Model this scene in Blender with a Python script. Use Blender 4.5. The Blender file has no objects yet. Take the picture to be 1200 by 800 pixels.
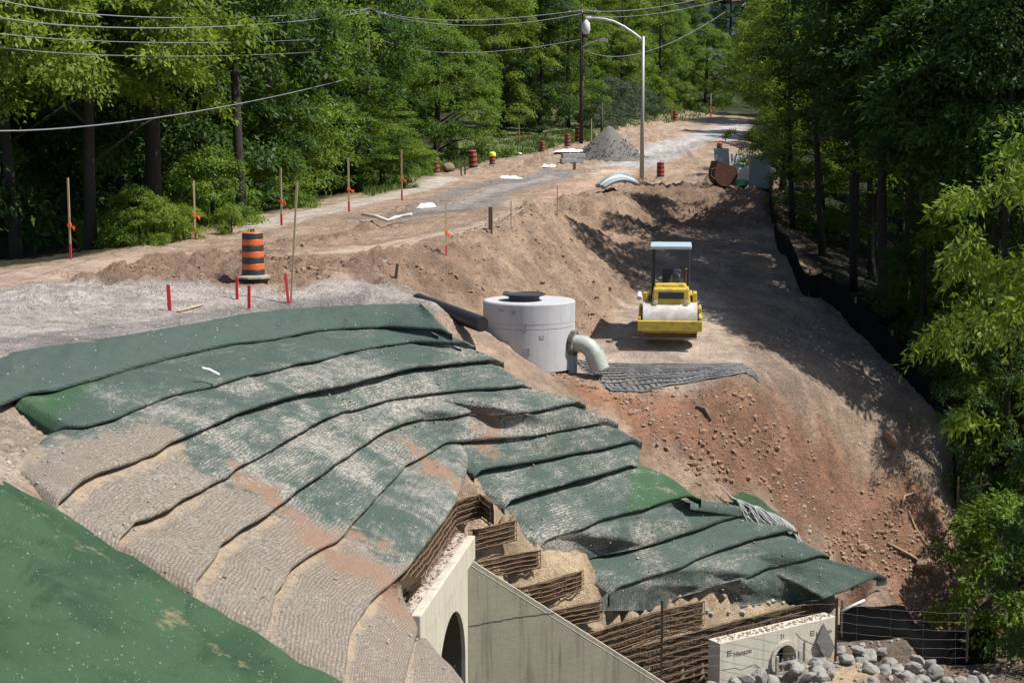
import bpy, math, random
import numpy as np
from mathutils import Vector, Matrix
from mathutils.geometry import delaunay_2d_cdt

random.seed(7); RNG = np.random.default_rng(7)
S = bpy.context.scene
COL = S.collection
rad = math.radians

# ------------------------------------------------------------------ camera
FPX, VH = 1800.0, 166.0
PIT = math.atan((400 - VH) / FPX)
cam_d = bpy.data.cameras.new('camera'); cam = bpy.data.objects.new('camera', cam_d); COL.objects.link(cam)
cam_d.sensor_width = 36; cam_d.lens = 36 * FPX / 1200; cam_d.clip_end = 2000; cam_d.clip_start = .1
cam.rotation_euler = (rad(90) - PIT, 0, 0); S.camera = cam

def ray(u, v):
    x = (u - 600) / FPX; y = (400 - v) / FPX
    return np.array([x, math.cos(PIT) + y * math.sin(PIT), -math.sin(PIT) + y * math.cos(PIT)])
def W(u, v, Y=None, Z=None):
    r = ray(u, v)
    t = Y / r[1] if Y is not None else Z / r[2]
    return r * t

# ------------------------------------------------------------------ noise
def _hash(ix, iy, seed):
    h = (ix.astype(np.int64) * 374761393 + iy.astype(np.int64) * 668265263 + seed * 974711) & 0xffffffff
    h = ((h ^ (h >> 13)) * 1274126177) & 0xffffffff
    return ((h ^ (h >> 16)) & 0xffff) / 65535.0
def vnoise(x, y, seed=0):
    x = np.asarray(x, float); y = np.asarray(y, float)
    ix = np.floor(x); iy = np.floor(y); fx = x - ix; fy = y - iy
    fx = fx * fx * (3 - 2 * fx); fy = fy * fy * (3 - 2 * fy)
    a = _hash(ix, iy, seed); b = _hash(ix + 1, iy, seed); c = _hash(ix, iy + 1, seed); d = _hash(ix + 1, iy + 1, seed)
    return (a * (1 - fx) + b * fx) * (1 - fy) + (c * (1 - fx) + d * fx) * fy
def fbm(x, y, sc=1., octv=4, seed=0, gain=.5):
    s = 0; a = 1; n = 0
    for i in range(octv):
        s = s + a * (vnoise(x * sc + 13.7 * i, y * sc - 7.1 * i, seed + i) - .5); n += a; a *= gain; sc *= 2.03
    return s / n * 2
def sstep(a, b, x):
    t = np.clip((x - a) / (b - a), 0, 1); return t * t * (3 - 2 * t)

# ------------------------------------------------------------------ mesh builder
class MB:
    def __init__(s): s.v = []; s.f = []; s.m = []; s.mi = 0; s.M = None
    def add(s, vs, fs):
        o = len(s.v)
        if s.M is not None: vs = [tuple(s.M @ Vector(p)) for p in vs]
        s.v += [tuple(map(float, p)) for p in vs]
        for f in fs: s.f.append(tuple(i + o for i in f)); s.m.append(s.mi)
    def box(s, c, d, rz=0, taper=1.0, rx=0):
        x, y, z = d[0] / 2, d[1] / 2, d[2] / 2
        R = Matrix.Rotation(rz, 3, 'Z') @ Matrix.Rotation(rx, 3, 'X')
        P = []
        for k, sz in enumerate((-z, z)):
            t = taper if k else 1
            for sx, sy in ((-x, -y), (x, -y), (x, y), (-x, y)): P.append(R @ Vector((sx * t, sy * t, sz)) + Vector(c))
        s.add(P, [(3, 2, 1, 0), (4, 5, 6, 7), (0, 1, 5, 4), (1, 2, 6, 5), (2, 3, 7, 6), (3, 0, 4, 7)])
    def tube(s, path, r, n=8, cap=True):
        path = [Vector(p) for p in path]
        if not hasattr(r, '__len__'): r = [r] * len(path)
        vs = []; fs = []
        up = Vector((0, 0, 1))
        prev = None
        for i, p in enumerate(path):
            t = (path[min(i + 1, len(path) - 1)] - path[max(i - 1, 0)]).normalized()
            if prev is None:
                a = up if abs(t.z) < .9 else Vector((1, 0, 0))
                x = t.cross(a).normalized()
            else:
                x = (prev - t * prev.dot(t)).normalized()
            prev = x; y = t.cross(x)
            for k in range(n):
                an = 2 * math.pi * k / n
                vs.append(p + (x * math.cos(an) + y * math.sin(an)) * r[i])
        for i in range(len(path) - 1):
            for k in range(n):
                a = i * n + k; b = i * n + (k + 1) % n
                fs.append((a, b, b + n, a + n))
        if cap:
            fs.append(tuple(range(n - 1, -1, -1))); fs.append(tuple(range((len(path) - 1) * n, len(path) * n)))
        s.add(vs, fs)
    def cyl(s, p0, p1, r0, r1=None, n=12): s.tube([p0, p1], [r0, r0 if r1 is None else r1], n)
    def lathe(s, prof, n=24, c=(0, 0, 0), mats=None, cap=True):
        vs = []
        for r, z in prof:
            for k in range(n):
                a = 2 * math.pi * k / n; vs.append((c[0] + r * math.cos(a), c[1] + r * math.sin(a), c[2] + z))
        o = len(s.v)
        s.add(vs, [])
        for i in range(len(prof) - 1):
            if mats: s.mi = mats[i]
            for k in range(n):
                a = o + i * n + k; b = o + i * n + (k + 1) % n
                s.f.append((a, b, b + n, a + n)); s.m.append(s.mi)
        if not cap: return
        s.f.append(tuple(o + k for k in range(n - 1, -1, -1))); s.m.append(mats[0] if mats else s.mi)
        s.f.append(tuple(o + (len(prof) - 1) * n + k for k in range(n))); s.m.append(mats[-1] if mats else s.mi)
    def grid(s, A):
        n, m = len(A), len(A[0])
        s.add([p for r in A for p in r], [(i * m + j, i * m + j + 1, (i + 1) * m + j + 1, (i + 1) * m + j) for i in range(n - 1) for j in range(m - 1)])
    def rock(s, c, r, seed, sub=1, flat=.75):
        vs, fs = ICO[sub]
        rg = random.Random(seed)
        ax = [Vector((rg.gauss(0, 1), rg.gauss(0, 1), rg.gauss(0, 1))).normalized() for _ in range(7)]
        rot = Matrix.Rotation(rg.uniform(0, 6.3), 3, 'Z')
        sx, sy = rg.uniform(.8, 1.3), rg.uniform(.7, 1.05)
        out = []
        for p in vs:
            p = Vector(p); k = 1.0
            for a in ax:
                d = p.dot(a)
                if d > .55: k *= 1 - .55 * (d - .55)
            k *= rg.uniform(.93, 1.05)
            q = rot @ Vector((p.x * k * sx, p.y * k * sy, p.z * k * flat))
            out.append(Vector(c) + q * r)
        s.add(out, fs)
    def mesh(s, name, mats, smooth=False):
        me = bpy.data.meshes.new(name); me.from_pydata(s.v, [], s.f)
        for m in (mats if isinstance(mats, (list, tuple)) else [mats]): me.materials.append(m)
        me.polygons.foreach_set('material_index', s.m)
        if smooth: me.polygons.foreach_set('use_smooth', [True] * len(s.f))
        me.update(); return me
    def build(s, name, mats, parent=None, smooth=False, bevel=0, autos=None):
        o = bpy.data.objects.new(name, s.mesh(name, mats, smooth)); COL.objects.link(o)
        if parent is not None: o.parent = parent
        if autos:
            try: o.data.set_sharp_from_angle(angle=rad(autos))
            except Exception: pass
        if bevel:
            b = o.modifiers.new('bevel', 'BEVEL'); b.width = bevel; b.segments = 2; b.limit_method = 'ANGLE'
        return o
def _ico(sub):
    import bmesh
    bm = bmesh.new(); bmesh.ops.create_icosphere(bm, subdivisions=sub, radius=1)
    bm.verts.ensure_lookup_table()
    r = ([tuple(v.co) for v in bm.verts], [tuple(v.index for v in f.verts) for f in bm.faces]); bm.free(); return r
ICO = {1: _ico(1), 2: _ico(2), 3: _ico(3)}

def tag(o, label=None, cat=None, group=None, kind=None):
    if label: o['label'] = label
    if cat: o['category'] = cat
    if group: o['group'] = group
    if kind: o['kind'] = kind
    return o
def thing(name, loc, label, cat, group=None, rz=0):
    o = bpy.data.objects.new(name, None); COL.objects.link(o); o.empty_display_size = .2
    o.location = loc; o.rotation_euler = (0, 0, rz)
    return tag(o, label, cat, group)
def copy_tree(o, parent=None):
    c = o.copy(); COL.objects.link(c)
    if parent is not None: c.parent = parent
    for ch in list(o.children): copy_tree(ch, c)
    return c

# ------------------------------------------------------------------ materials
def nodes(name):
    m = bpy.data.materials.new(name); m.use_nodes = True
    nt = m.node_tree; b = nt.nodes['Principled BSDF']
    return m, nt, b
class NT:
    """tiny helper to write node graphs"""
    def __init__(s, nt): s.nt = nt; s.n = nt.nodes; s.l = nt.links
    def new(s, t, **k):
        n = s.n.new(t)
        for a, v in k.items(): setattr(n, a, v)
        return n
    def put(s, sock, v):
        if isinstance(v, bpy.types.NodeSocket): s.l.new(v, sock)
        else:
            if hasattr(sock.default_value, '__len__') and len(sock.default_value) == 4 and len(v) == 3: v = (*v, 1)
            sock.default_value = v
    def attr(s, name, out='Fac'): n = s.new('ShaderNodeAttribute'); n.attribute_name = name; return n.outputs[out]
    def coord(s, k='Object'): return s.new('ShaderNodeTexCoord').outputs[k]
    def geo(s): return s.new('ShaderNodeNewGeometry').outputs['Position']
    def mapping(s, vec, scale=(1, 1, 1), rot=(0, 0, 0)):
        n = s.new('ShaderNodeMapping'); s.l.new(vec, n.inputs[0]); n.inputs['Scale'].default_value = scale; n.inputs['Rotation'].default_value = rot; return n.outputs[0]
    def noise(s, vec, scale, detail=4, rough=.55, out='Fac', dist=0):
        n = s.new('ShaderNodeTexNoise'); s.l.new(vec, n.inputs['Vector']); n.inputs['Scale'].default_value = scale
        n.inputs['Detail'].default_value = detail; n.inputs['Roughness'].default_value = rough; n.inputs['Distortion'].default_value = dist; return n.outputs[out]
    def voro(s, vec, scale, out='Distance', feature='F1'):
        n = s.new('ShaderNodeTexVoronoi', feature=feature); s.l.new(vec, n.inputs['Vector']); n.inputs['Scale'].default_value = scale; return n.outputs[out]
    def math(s, op, a, b=0., c=None, clamp=False):
        n = s.new('ShaderNodeMath', operation=op, use_clamp=clamp); s.put(n.inputs[0], a); s.put(n.inputs[1], b)
        if c is not None: s.put(n.inputs[2], c)
        return n.outputs[0]
    def ramp(s, fac, a, b, lo=0., hi=1.):
        n = s.new('ShaderNodeMapRange', interpolation_type='SMOOTHSTEP'); s.put(n.inputs[0], fac); s.put(n.inputs[1], a); s.put(n.inputs[2], b)
        n.inputs[3].default_value = lo; n.inputs[4].default_value = hi; return n.outputs[0]
    def mix(s, fac, a, b, mode='MIX'):
        n = s.new('ShaderNodeMix', data_type='RGBA', blend_type=mode)
        s.put(n.inputs[0], fac); s.put(n.inputs[6], a); s.put(n.inputs[7], b); return n.outputs[2]
    def bump(s, h, strength=.5, dist=.02, b=None):
        n = s.new('ShaderNodeBump'); s.l.new(h, n.inputs['Height']); n.inputs['Strength'].default_value = strength; n.inputs['Distance'].default_value = dist
        if b is not None: s.l.new(n.outputs[0], b.inputs['Normal'])
        return n.outputs[0]

def plain(name, col, rough=.6, metal=0., var=.25, sc=6., bump=0., dirt=None, dirtamt=.45, spec=.4):
    m, nt, b = nodes(name); h = NT(nt); co = h.coord('Object')
    n1 = h.noise(co, sc, 5, .6); n2 = h.noise(co, sc * 7, 3)
    k = h.math('ADD', h.math('MULTIPLY', n1, var * 1.6), h.math('MULTIPLY', n2, var * .8)); k = h.math('ADD', k, 1 - var * 1.2)
    c = h.mix(1., tuple(col), h.new_rgb(k) if False else k, 'MULTIPLY')
    if dirt is not None:
        d = h.ramp(h.noise(co, sc * 1.7, 6, .65), 1 - dirtamt - .12, 1 - dirtamt + .12)
        c = h.mix(h.math('MULTIPLY', d, .8), c, tuple(dirt))
    nt.links.new(c, b.inputs['Base Color']); b.inputs['Roughness'].default_value = rough; b.inputs['Metallic'].default_value = metal
    b.inputs['Specular IOR Level'].default_value = spec
    if bump: h.bump(h.noise(co, sc * 9, 4), .6, bump, b)
    return m

def ground_mat():
    m, nt, b = nodes('ground_soil'); h = NT(nt); co = h.geo()
    base = h.attr('Col', 'Color'); peb = h.attr('peb')
    n1 = h.noise(co, 1.3, 6, .65); n2 = h.noise(co, 9, 5, .7); n3 = h.noise(co, 45, 3, .7)
    k = h.math('ADD', h.math('ADD', h.math('MULTIPLY', n1, .6), h.math('MULTIPLY', n2, 1.0)), h.math('MULTIPLY', n3, 1.0))
    c = h.mix(1., base, h.math('ADD', k, -.38), 'MULTIPLY')
    cl = h.math('MULTIPLY', h.ramp(h.noise(co, 6.5, 6, .75), .50, .66), h.math('MULTIPLY_ADD', peb, .55, .1))  # clod pattern: small shadows between clods painted into the soil colour
    c = h.mix(cl, c, h.mix(1., base, (.42, .38, .36), 'MULTIPLY'))
    vo = h.voro(co, 22, 'Color'); vd = h.voro(co, 22)
    st = h.math('MULTIPLY', h.ramp(vd, .42, .28), h.ramp(h.noise(co, 3.2, 4), .42, .62))
    st = h.math('MULTIPLY', st, peb)
    sep = h.new('ShaderNodeSeparateColor'); nt.links.new(vo, sep.inputs[0])
    sc = h.mix(sep.outputs[0], (.09, .075, .06), (.50, .46, .40))
    c = h.mix(h.math('MULTIPLY', st, .75), c, sc)
    nt.links.new(c, b.inputs['Base Color']); b.inputs['Roughness'].default_value = .95; b.inputs['Specular IOR Level'].default_value = .15
    hh = h.math('ADD', h.math('MULTIPLY', n2, 1.0), h.math('ADD', h.math('MULTIPLY', n3, .5), h.math('MULTIPLY', st, .5)))
    h.bump(hh, 1.0, .11, b)
    return m

def fabric_mat():
    m, nt, b = nodes('wrapped_geotextile'); h = NT(nt); co = h.geo(); uv = h.attr('fuv', 'Vector')
    cov = h.attr('cov'); sandy = h.attr('sandy'); red = h.attr('red'); tint = h.attr('tint')
    sx = h.new('ShaderNodeSeparateXYZ'); nt.links.new(uv, sx.inputs[0])
    wob = h.math('ADD', h.math('MULTIPLY', h.noise(co, 1.6, 4, .6), .20), h.math('MULTIPLY', h.noise(co, 9, 2), .035))
    vv = h.math('ADD', sx.outputs[1], wob)
    stripe = h.math('SINE', h.math('MULTIPLY', vv, 2 * math.pi / .062)); stripe = h.math('MULTIPLY_ADD', stripe, .5, .5)
    stu = h.math('SINE', h.math('MULTIPLY', h.math('ADD', sx.outputs[0], wob), 2 * math.pi / .10)); stu = h.math('MULTIPLY_ADD', stu, .5, .5)
    lo = h.noise(co, .75, 5, .62, dist=.6); st = h.noise(h.mapping(uv, (1.2, 4.5, 1)), 1.5, 5, .7); hi = h.noise(co, 30, 4, .75)
    g1 = h.mix(h.noise(co, 3.5, 4), (.024, .047, .040), (.050, .084, .067))
    g1 = h.mix(h.math('MULTIPLY', h.ramp(stripe, .3, .9), .6), g1, (.095, .118, .105))
    g1 = h.mix(tint, g1, (.034, .085, .038))
    vcol = h.voro(co, 26, 'Color'); s2 = h.new('ShaderNodeSeparateColor'); nt.links.new(vcol, s2.inputs[0])
    grav = h.mix(s2.outputs[0], (.12, .11, .095), (.44, .40, .355))
    k = h.math('ADD', h.math('MULTIPLY', lo, 1.0), h.math('ADD', h.math('MULTIPLY', st, .5), h.math('MULTIPLY', hi, .55)))
    k = h.math('ADD', k, h.math('MULTIPLY_ADD', stripe, -.16, .08))
    k = h.math('ADD', k, h.math('MULTIPLY_ADD', cov, 1.0, -.5))
    mask = h.ramp(k, .80, 1.06)
    c = h.mix(h.math('MULTIPLY', mask, .82), g1, grav)
    # brown grid over sand
    sand = h.mix(h.noise(co, 5, 5, .7), (.28, .205, .135), (.43, .33, .225))
    net = h.math('MAXIMUM', h.ramp(stripe, .42, .78), h.math('MULTIPLY', h.ramp(stu, .6, .9), .6))
    net = h.math('MULTIPLY', net, h.ramp(h.math('ADD', h.noise(co, 1.6, 5, .7), h.ramp(sx.outputs[1], .30, .62, -.22, .12)), .34, .50))
    sand = h.mix(h.ramp(h.math('ADD', sx.outputs[1], h.math('MULTIPLY_ADD', h.noise(co, 2.6, 5, .7), .7, -.35)), .30, .50, 0, .75), sand, h.mix(s2.outputs[1], (.155, .132, .108), (.32, .275, .225)))
    sc = h.mix(h.math('MULTIPLY', net, .68), sand, (.085, .074, .062))
    sc = h.mix(h.ramp(h.noise(co, 14, 4, .8), .38, .7, 0, .6), sc, (.16, .135, .11))
    sc = h.mix(h.math('MULTIPLY', h.ramp(h.noise(co, 1.1, 6, .75), .44, .62), .7), sc, h.mix(1., grav, (.72, .70, .68), 'MULTIPLY'))
    sandy = h.ramp(h.math('ADD', sandy, h.math('MULTIPLY_ADD', h.noise(co, 1.9, 8, .78), 2.2, -1.1)), .42, .58)
    c = h.mix(sandy, c, sc)
    rd = h.mix(h.noise(co, 12, 4, .7), (.15, .093, .064), (.30, .19, .13))
    c = h.mix(h.ramp(h.math('ADD', red, h.math('MULTIPLY_ADD', h.noise(co, 2.2, 6, .75), 3.2, -1.7)), .3, .9), c, rd)
    # white specks of torn plastic
    sp = h.math('MULTIPLY', h.ramp(h.voro(co, 7.5), .10, .06), h.ramp(h.noise(co, 1.7, 2), .54, .60))
    c = h.mix(h.math('MULTIPLY', sp, .8), c, (.75, .76, .76))
    nt.links.new(c, b.inputs['Base Color']); b.inputs['Roughness'].default_value = .8; b.inputs['Specular IOR Level'].default_value = .3
    hh = h.math('ADD', h.math('MULTIPLY', stripe, .10), h.math('ADD', h.math('MULTIPLY', hi, .75), h.math('MULTIPLY', h.noise(co, 5, 4), 1.2)))
    h.bump(hh, .7, .045, b)
    return m

def mat_mat():
    m, nt, b = nodes('green_erosion_mat'); h = NT(nt); co = h.geo()
    fine = h.noise(co, 95, 4, .85); mid = h.noise(co, 6, 5, .65); lo = h.noise(co, .9, 4)
    c = h.mix(mid, (.026, .062, .029), (.052, .106, .052))
    c = h.mix(h.ramp(fine, .35, .7), c, (.060, .110, .060))
    c = h.mix(h.ramp(lo, .45, .65, 0, .55), c, (.020, .050, .026))
    c = h.mix(h.math('MULTIPLY', h.ramp(h.noise(h.mapping(co, (1, .35, 1), (0, 0, .45)), 2.6, 6, .72, dist=.5), .54, .68), .6), c, (.014, .036, .02))  # dark streaks: shade of creases painted into the mat colour
    c = h.mix(h.math('MULTIPLY', h.ramp(h.noise(co, 1.7, 7, .75), .55, .72), .35), c, (.10, .13, .075))
    sp = h.math('MULTIPLY', h.math('MAXIMUM', h.ramp(h.voro(co, 13), .15, .06), h.ramp(h.noise(h.mapping(co, (1, .45, 1), (0, 0, .5)), 34, 2, .6), .68, .74)), h.ramp(h.noise(co, 3.5, 4, .7), .42, .60))
    c = h.mix(h.math('MULTIPLY', sp, .75), c, (.55, .58, .55))
    tan = h.attr('tan')
    t = h.ramp(h.math('ADD', tan, h.math('MULTIPLY_ADD', h.noise(co, 4, 6, .75), 1.6, -.8)), .45, .7)
    t = h.math('MULTIPLY', t, h.ramp(fine, .30, .62))
    c = h.mix(h.math('MULTIPLY', t, .85), c, h.mix(fine, (.22, .16, .09), (.42, .33, .21)))
    nt.links.new(c, b.inputs['Base Color']); b.inputs['Roughness'].default_value = .85; b.inputs['Specular IOR Level'].default_value = .2
    h.bump(h.math('ADD', h.math('MULTIPLY', fine, .6), mid), .8, .04, b)
    return m

def concrete(name, a, bcol, stain=(.10, .095, .075), streak=.5, lines=False):
    m, nt, b = nodes(name); h = NT(nt); co = h.coord('Object')
    n = h.noise(co, 2.2, 6, .65); f = h.noise(co, 26, 4, .7)
    c = h.mix(n, a, bcol)
    c = h.mix(h.math('MULTIPLY', h.ramp(f, .52, .72), .35), c, stain)
    v = h.noise(h.mapping(co, (5, 5, .45)), 1.2, 5, .6)
    c = h.mix(h.math('MULTIPLY', h.ramp(v, .48, .72), streak), c, stain)
    hgt = f
    if lines:
        sx = h.new('ShaderNodeSeparateXYZ'); nt.links.new(co, sx.inputs[0])
        w = h.math('SINE', h.math('MULTIPLY', sx.outputs[2], 2 * math.pi / .14)); w = h.ramp(w, .88, 1.)
        c = h.mix(h.math('MULTIPLY', w, .12), c, stain)
        w2 = h.math('SINE', h.math('MULTIPLY', sx.outputs[0], 2 * math.pi / .6)); w2 = h.ramp(w2, .96, 1.)
        c = h.mix(h.math('MULTIPLY', w2, .25), c, stain)
    nt.links.new(c, b.inputs['Base Color']); b.inputs['Roughness'].default_value = .85; b.inputs['Specular IOR Level'].default_value = .25
    h.bump(hgt, .5, .012, b); return m

def leaf_mat(name, dark, light, trans):
    m, nt, b = nodes(name); h = NT(nt)
    r = h.attr('rnd')
    c = h.mix(r, dark, light)
    nt.links.new(c, b.inputs['Base Color']); b.inputs['Roughness'].default_value = .55; b.inputs['Specular IOR Level'].default_value = .2
    tr = h.new('ShaderNodeBsdfTranslucent'); nt.links.new(h.mix(r, tuple(x * .8 for x in trans), trans), tr.inputs[0])
    mx = h.new('ShaderNodeMixShader'); mx.inputs[0].default_value = .34
    nt.links.new(b.outputs[0], mx.inputs[1]); nt.links.new(tr.outputs[0], mx.inputs[2])
    nt.links.new(mx.outputs[0], nt.nodes['Material Output'].inputs[0]); return m

M = {}
M['ground'] = ground_mat(); M['fabric'] = fabric_mat(); M['mat'] = mat_mat()
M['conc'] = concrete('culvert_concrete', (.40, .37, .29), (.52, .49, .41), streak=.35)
M['barrel'] = concrete('shade_dark_barrel_concrete', (.07, .06, .045), (.12, .11, .085))  # gloom inside the tunnel put into the concrete colour
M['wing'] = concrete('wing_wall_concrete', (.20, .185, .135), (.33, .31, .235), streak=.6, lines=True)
M['precast'] = concrete('precast_concrete', (.42, .395, .33), (.53, .50, .43), stain=(.24, .21, .16), streak=.35)
M['manhole'] = concrete('manhole_concrete', (.35, .35, .365), (.47, .47, .48), stain=(.24, .24, .26), streak=.3)
M['ledge'] = plain('ledge_gravel', (.34, .25, .20), .95, sc=6, var=.8, bump=.05, dirt=(.46, .42, .38), dirtamt=.5)
M['hole'] = plain('hollow_shade', (.02, .018, .015), .95)  # near-black colour standing in for the darkness inside openings
M['black_pl'] = plain('black_plastic', (.018, .018, .02), .38, var=.3, sc=3)
M['silt'] = plain('black_silt_fabric', (.009, .009, .0095), .9, sc=8, bump=.01, spec=.08)
M['wood'] = plain('stake_wood', (.42, .32, .19), .8, sc=14)
M['oldwood'] = plain('grey_post_wood', (.17, .125, .08), .85, sc=14)
M['redpaint'] = plain('red_marking_paint', (.55, .035, .05), .6, sc=10)
M['orange_tape'] = plain('orange_tape', (.85, .13, .02), .55)
M['orange'] = plain('drum_orange', (.62, .115, .025), .45, sc=7, dirt=(.22, .13, .08), dirtamt=.38)
M['black'] = plain('drum_black', (.03, .03, .036), .5, sc=7, dirt=(.16, .13, .11), dirtamt=.33)
M['orange_far'] = plain('faded_drum_orange', (.46, .075, .03), .55, sc=5, dirt=(.12, .05, .035), dirtamt=.45)
M['rubber'] = plain('rubber', (.05, .05, .05), .8, dirt=(.3, .25, .2))
M['drum_base'] = plain('dusty_drum_base', (.26, .235, .20), .9)
M['rust'] = plain('rusty_steel', (.15, .085, .045), .85, sc=20, var=.5)
M['rustd'] = plain('dark_rusty_steel', (.06, .04, .03), .85, sc=20, var=.5)
M['fill'] = plain('basket_soil_fill', (.10, .075, .045), .95, sc=8, bump=.05, var=.5)
M['yellow'] = plain('machine_yellow', (.52, .38, .045), .42, sc=4, dirt=(.25, .15, .06), dirtamt=.42)
M['steel'] = plain('drum_steel', (.56, .54, .52), .45, metal=.25, sc=3, dirt=(.42, .36, .29), dirtamt=.5)
M['darkmetal'] = plain('dark_metal', (.035, .035, .04), .5, sc=6)
M['canopy'] = plain('pale_blue_grey_roof', (.33, .42, .47), .5, sc=3)
M['galv'] = plain('galvanised_steel', (.36, .35, .33), .55, metal=.3, sc=5)
M['polewood'] = plain('utility_pole_wood', (.045, .035, .03), .85, sc=5)
M['white'] = plain('white_plastic', (.60, .60, .59), .45, sc=4)
M['pvc'] = plain('pale_green_pipe', (.26, .34, .31), .5, sc=6, dirt=(.40, .37, .31), dirtamt=.5)
M['green_pl'] = plain('green_plastic', (.05, .36, .20), .45)
M['tank_grey'] = plain('grey_panel', (.20, .25, .28), .5, sc=3)
M['darkgrey'] = plain('diamond_shadow_grey', (.11, .108, .10), .7)
M['lightpanel'] = plain('light_grey_panel', (.42, .44, .47), .5, sc=3)
M['redrust'] = plain('red_rusted_paint', (.26, .06, .03), .75, sc=3, dirt=(.05, .035, .025), dirtamt=.62)
M['wire'] = plain('grey_wire', (.12, .12, .12), .5)
M['cable'] = plain('grey_cable', (.22, .22, .24), .5)
M['cable_dark'] = plain('dark_cable', (.05, .05, .055), .5)
M['grey_gravel'] = plain('grey_gravel', (.145, .138, .126), .95, sc=9, var=.7, bump=.06)
M['stone'] = plain('riprap_stone', (.30, .29, .27), .85, sc=7, var=.6, bump=.03, dirt=(.24, .19, .14), dirtamt=.38)
M['clod'] = plain('soil_clods', (.265, .168, .108), .95, sc=5, var=.7, bump=.02)
M['pale_stone'] = plain('pale_stones', (.32, .275, .225), .95, sc=3, var=.8, bump=.02)
M['bark'] = plain('bark', (.030, .025, .021), .9, sc=9, var=.6, bump=.03)
M['bark_pale'] = plain('pale_bark', (.105, .09, .07), .9, sc=9, var=.6, bump=.03)
M['stick'] = plain('dry_wood', (.33, .24, .16), .85, sc=9)
M['grid'] = plain('grey_geogrid', (.11, .11, .115), .6, sc=2, var=.9, dirt=(.28, .27, .26), dirtamt=.3)
M['brick'] = plain('brown_brick', (.18, .11, .08), .9, sc=9)
M['roof'] = plain('pink_red_roof', (.42, .22, .19), .8, sc=4)
M['siding'] = plain('pale_blue_siding', (.45, .48, .55), .7, sc=4)
M['ink'] = plain('black_ink', (.07, .07, .07), .7)
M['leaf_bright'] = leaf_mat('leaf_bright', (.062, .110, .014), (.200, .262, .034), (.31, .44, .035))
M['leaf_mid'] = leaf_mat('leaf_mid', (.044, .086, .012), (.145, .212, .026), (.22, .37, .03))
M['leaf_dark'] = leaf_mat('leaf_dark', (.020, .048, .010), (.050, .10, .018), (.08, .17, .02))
M['leaf_grey'] = leaf_mat('leaf_grey', (.05, .075, .045), (.095, .13, .08), (.09, .13, .06))
M['grass_blade'] = leaf_mat('grass_blade', (.06, .10, .025), (.13, .17, .05), (.15, .22, .05))

# ------------------------------------------------------------------ slope lines traced as level contours
LZ = [-3.5, -3.95, -4.22, -4.57, -5.04, -5.45, -5.93, -6.42, -6.98, -7.72, -8.33, -8.76, -9.3, -9.95]
LN = {
 0: [(-60,424),(0,414),(20,411),(60,404),(110,397),(150,391),(200,382),(250,373),(300,364),(340,358),(400,357),(450,354),(490,354),(505,357)],
 1: [(-60,492),(0,474),(35,460),(65,456),(87,450),(122,441),(152,432),(200,418),(270,403),(322,396),(375,386),(400,384),(452,382),(529,386)],
 2: [(60,499),(72,500),(94,500),(133,490),(157,478),(200,462),(252,451),(287,440),(322,433),(349,425),(375,421),(400,413),(444,405),(479,400),(522,401),(556,401)],
 3: [(62,592),(80,578),(96,562),(115,552),(133,546),(157,538),(184,527),(200,517),(244,498),(279,483),(312,472),(349,461),(400,451),(435,441),(487,429),(508,428),(540,424),(589,419)],
 4: [(132,636),(144,624),(158,609),(170,607),(184,601),(200,594),(209,586),(235,572),(252,563),(265,557),(277,546),(305,532),(340,511),(375,491),(400,481),(417,479),(452,468),(479,463),(505,460),(557,455),(580,454),(622,449)],
 5: [(222,688),(236,670),(249,652),(257,636),(268,630),(284,617),(310,603),(329,589),(349,572),(375,555),(400,537),(426,519),(452,503),(479,493),(498,489),(531,487),(552,482),(600,483),(624,481),(659,473),(685,469)],
 6: [(305,742),(315,718),(321,695),(332,683),(339,665),(350,657),(367,646),(395,631),(408,617),(420,604),(434,588),(447,574),(475,544),(505,528),(522,518),(550,515),(580,513),(624,509),(667,500),(723,491)],
 7: [(401,796),(405,765),(409,742),(420,721),(434,702),(444,693),(464,677),(480,660),(501,633),(520,607),(534,586),(542,568),(554,552),(575,547),(600,543),(624,539),(667,531),(702,525),(751,514)],
 8: [(590,589),(600,584),(626,576),(645,571),(670,563),(696,557),(747,541)],
 9: [(631,635),(652,626),(679,619),(705,607),(749,596),(775,587),(800,581),(820,579)],
 10: [(675,657),(705,647),(749,640),(775,633),(800,624),(815,620),(850,607),(888,596)],
 11: [(713,691),(732,684),(759,674),(796,664),(815,654),(850,641),(885,630),(934,618)],
 12: [(790,698),(823,690),(850,680),(876,675),(902,662),(937,656),(971,647)],
 13: [(925,704),(950,699),(959,702),(987,692),(1014,680),(1038,671)],
}
def line3(pts, z): return np.array([W(u, v, Z=z) for u, v in pts])
L3 = {k: line3(p, LZ[k]) for k, p in LN.items()}
for k, ze in zip(range(8, 14), (-6.80, -7.42, -8.02, -8.45, -8.98, -9.62)):     # these tiers rise a little to their right ends
    p = LN[k]; L3[k] = np.array([W(u, v, Z=LZ[k] + (ze - LZ[k]) * (u - p[0][0]) / (p[-1][0] - p[0][0])) for u, v in p])
def resample(P, n=None, step=None):
    P = np.asarray(P, float); d = np.r_[0, np.cumsum(np.linalg.norm(np.diff(P, axis=0), axis=1))]
    if n is None: n = max(2, int(d[-1] / step) + 1)
    t = np.linspace(0, d[-1], n)
    return np.stack([np.interp(t, d, P[:, i]) for i in range(3)], 1)
def smooth_line(P, it=2):
    for _ in range(it): P[1:-1] = .25 * P[:-2] + .5 * P[1:-1] + .25 * P[2:]
    return P

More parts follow.
